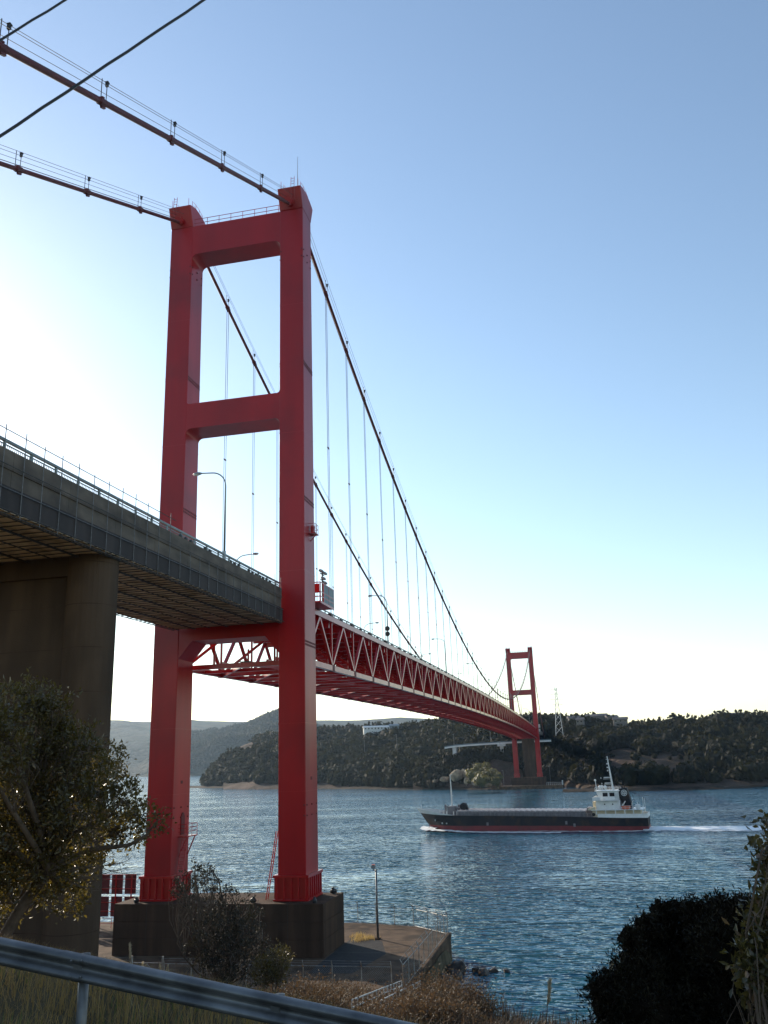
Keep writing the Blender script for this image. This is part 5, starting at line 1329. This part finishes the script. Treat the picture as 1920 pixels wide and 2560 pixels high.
# brush, grasses
def strands(name, label, cat, P, H, lean, mat, w_, seed, kind='stuff', parent=None, seg=3, spread=.35):
    """curved grass blades or brush stems from ground points P with heights H"""
    rng = np.random.default_rng(seed); n = len(P); a = rng.uniform(0, 6.283, n); k = np.abs(rng.normal(size=n))*spread
    dx, dy = np.cos(a)*k+lean[0], np.sin(a)*k+lean[1]
    sx, sy = -np.sin(a), np.cos(a); V_ = []
    for j in range(seg+1):
        t = j/seg; c = np.stack([P[:, 0]+dx*H*t**1.7, P[:, 1]+dy*H*t**1.7, P[:, 2]+H*t*(1-.18*k*t)], 1)
        ww = (w_*(1-t)**.7*(.6+.8*rng.random(n)) if j < seg else np.full(n, w_*.05))[:, None]
        s = np.stack([sx, sy, np.zeros(n)], 1)*ww
        V_.append(c-s); V_.append(c+s)
    V_ = np.stack(V_, 1).reshape(-1, 3); m = 2*(seg+1); b = np.arange(n)[:, None]*m
    F_ = np.concatenate([b+np.array([2*j, 2*j+1, 2*j+3, 2*j+2]) for j in range(seg)], 0)
    tint = np.clip(.5+.25*rng.normal(size=n), 0, 1)
    o_ = np_mesh(name, V_, F_, mat, parent, np.repeat(tint, m))
    if parent is None: tag(o_, label, cat, kind=kind)
    return o_
def gpts(n, x0, x1, y0, y1, seed, thr=None, clump=.6):
    rng = np.random.default_rng(seed); x = rng.uniform(x0, x1, n); y = rng.uniform(y0, y1, n)
    if thr is not None:
        k = fbm(x*clump, y*clump, 3)+.5 > thr; x, y = x[k], y[k]
    z = ground_z(x, y); k = z > .25
    return np.stack([x, y, z-.03], 1)[k]
P = gpts(16000, -75.0, -71.5, -42, -18, 31); H = np.random.default_rng(1).uniform(.22, .60, len(P))*(1-.4*np.clip((P[:, 0]+73.5)/2, 0, 1))
H = np.maximum(np.minimum(H, 16.97+.1595*(P[:, 1]+28.31)-.27*(P[:, 0]+75.55)-P[:, 2]-.04), .05)
P2 = gpts(6000, -76.2, -74.8, -42, -18, 39); H2 = np.random.default_rng(9).uniform(.12, .42, len(P2)); P = np.concatenate([P, P2]); H = np.concatenate([H, H2])
strands('verge_grass', 'golden dry grass growing along the verge behind the guardrail', 'grass', P, H, (.12, -.05), M['verge'], .005, 32, spread=.6)
P = np.concatenate([gpts(5000, -75.5, -73.0, -42, -18, 33, .5), gpts(7000, -76.6, -75.6, -42, -18, 38)]); H = np.random.default_rng(2).uniform(.1, .28, len(P))
P[:, 2] = np.where(P[:, 0] < -76.25, road_z(P[:, 1])-.02, P[:, 2])
strands('green_grass', 'low green grass at the foot of the guardrail', 'grass', P, H, (-.05, -.05), M['green'], .007, 34, spread=.6)
P = gpts(26000, -60, -17, -46, 12, 35, .46, .12); H = np.random.default_rng(3).uniform(.4, 1.3, len(P))
strands('slope_grass', 'dry tangled grass covering the slope down to the shore', 'grass', P, H, (.1, -.1), M['brown'], .026, 36, spread=.6)
# brown bramble thickets on the slope (each a thing)
def thicket(u, v, r_, rad, h, label, seed, n=2600, mat='brown'):
    p = at(u, v, r_); g0 = float(ground_z(p[0], p[1])); rng = np.random.default_rng(seed)
    t = empty('bramble_thicket', (p[0], p[1], g0), label, 'bush', 'dry brown thickets on the near slope')
    a = rng.uniform(0, 6.283, n); q = np.sqrt(rng.random(n))*rad; x, y = q*np.cos(a), q*np.sin(a)
    z = ground_z(x+p[0], y+p[1])-g0
    Hh = h*(.45+.6*rng.random(n))*(1-.55*(q/rad)**2)
    strands('stems', None, None, np.stack([x, y, z-.05], 1), Hh, (.05, -.05), M[mat], .024, seed+1, parent=t, seg=4, spread=.55)
    m = n*4; i = rng.integers(0, n, m); f_ = .3+.75*rng.random(m)
    Pq = np.stack([x[i]+rng.normal(size=m)*.3*Hh[i], y[i]+rng.normal(size=m)*.3*Hh[i], z[i]+Hh[i]*f_], 1)
    V_, F_ = leaves(Pq, rng.normal(size=(m, 3))+[0, 0, -.2], .15, .065, rng)
    np_mesh('leaves', V_, F_, M[mat], t, np.repeat(np.clip(.5+.3*rng.normal(size=m), 0, 1), 4))
for k, a in enumerate(((760, 2505, 50, 3.4, 2.6, 'wide brown thicket below the quay fence, right of the small bush'), (850, 2470, 56, 3.0, 2.2, 'brown thicket left of the stair handrails'), (1020, 2540, 46, 2.6, 2.2, 'brown thicket right of the stair handrails'),
                       (1100, 2530, 52, 3.0, 3.0, 'tall brown bramble reaching over the shore rocks'), (1080, 2560, 40, 2.4, 1.9, 'low brown bramble at the bottom edge near the middle'), (930, 2570, 42, 2.6, 1.6, 'low brown bramble under the stair'),
                       (620, 2520, 48, 2.6, 1.8, 'brown thicket at the foot of the dark shrub'))):
    thicket(*a, 400+k*5)
# tall dry grass at the bottom, right of the middle
rng = np.random.default_rng(77); pp = []
for _ in range(5200):
    u = rng.uniform(1150, 1560); r_ = rng.uniform(12.5, 21); p = at(u, 2500, r_); pp.append((p[0], p[1], float(ground_z(p[0], p[1]))-.05))
pp = np.array(pp)
vtop = np.array([CAM[2]-(np.interp(i % 1, [0, 1], [0, 0])) for i in range(len(pp))])
rr_ = np.hypot(pp[:, 0]-CAM[0], pp[:, 1]-CAM[1]); uu_ = 960-FPX*np.tan(np.arctan2(pp[:, 1]-CAM[1], pp[:, 0]-CAM[0])-YAW)
want = CAM[2]-rr_*np.interp(uu_, [1100, 1250, 1330, 1460, 1600], [.325, .305, .288, .268, .26])
H = np.clip((want-pp[:, 2])*rng.uniform(.55, 1.08, len(pp)), .2, 3.2)
strands('tall_grass', 'tall pale dry grass along the bottom edge left of the dense bush', 'grass', pp, H, (.04, -.10), M['dry'], .008, 78, spread=.16, seg=4)
strands('tall_green_grass', 'green blades growing among the tall dry grass', 'grass', pp[::4]+[.1, .1, 0], H[::4]*.85, (.02, -.05), M['green'], .009, 79, spread=.2, seg=4)
# pampas plumes
def pampas(u, v, r_, label, h=None, seed=0, stalks=1):
    p = at(u, v, r_); g0 = float(ground_z(p[0], p[1])); t = empty('pampas_grass', (p[0], p[1], g0), label, 'grass', 'pale pampas plumes'); rng = np.random.default_rng(seed)
    h = p[2]-g0
    for s in range(stalks):
        q0 = rng.normal(size=2)*.1; d = rng.normal(size=2)*.12
        P_ = [(q0[0]+d[0]*k*k, q0[1]+d[1]*k*k, h*k*.93) for k in np.linspace(0, 1, 6)]
        MB().tube(P_, [.008]*5+[.003], 4).build('stalk', M['bark'], t)
        top = np.array(P_[-1]); low = np.array(P_[4]); m = 420; f_ = rng.random(m)
        L_ = min(.42, h*.25); base = top-(np.array([d[0], d[1], 1])*L_)*f_[:, None]
        D = np.stack([rng.normal(size=m)*.25-.15, rng.normal(size=m)*.25-.3, .7+.4*rng.random(m)], 1)
        V_, F_ = leaves(base, D, .10, .007, rng); np_mesh('plume', V_, F_, M['plume'], t, np.full(len(V_), .5))
for k, a in enumerate(((322, 2345, 32, 'pampas plume above the guardrail in front of the pedestal'), (362, 2392, 30, 'low pampas plume next to the plume in front of the pedestal'), (410, 2402, 30, 'rightmost low pampas plume above the guardrail'), (388, 2398, 31, 'pampas plume between two others above the guardrail'),
                       (1346, 2446, 17, 'single pampas plume standing against the water'), (1474, 2400, 15, 'thin grass plume beside the dense bush'))):
    pampas(*a, seed=500+k)
# weeds on the quay
for k, (x, y) in enumerate(((5.2, -12.4), (4.4, -11.6), (6.2, -11.0))):
    rng = np.random.default_rng(k+900); n = 260; P = np.stack([x+rng.normal(size=n)*.5, y+rng.normal(size=n)*.35, np.full(n, 2.0)], 1)
    o_ = strands('weed_tuft', 'x', 'grass', P, rng.uniform(.15, .5, n), (0, 0), M['dry'], .012, 901+k, spread=.7)
    tag(o_, ['dry weed tuft at the foot of the quay lamp post', 'dry weed tuft left of the quay lamp post', 'dry weed tuft behind the quay lamp post'][k], 'grass')
    o_['kind'] = 'stuff'

# ================================================================ HAZE
hz = MB().bx(-160, 5200, -3600, 3800, -4.2, 330).build('haze', None)
m = bpy.data.materials.new('haze_air'); m.use_nodes = True; n = m.node_tree; n.nodes.clear()
pv = n.nodes.new('ShaderNodeVolumePrincipled'); pv.inputs['Color'].default_value = (.58, .78, 1.0, 1); pv.inputs['Density'].default_value = .000042; pv.inputs['Anisotropy'].default_value = .5
ou = n.nodes.new('ShaderNodeOutputMaterial'); n.links.new(pv.outputs[0], ou.inputs['Volume'])
hz.data.materials.append(m); tag(hz, 'thin pale sea haze in the air of the strait', 'haze', kind='stuff')
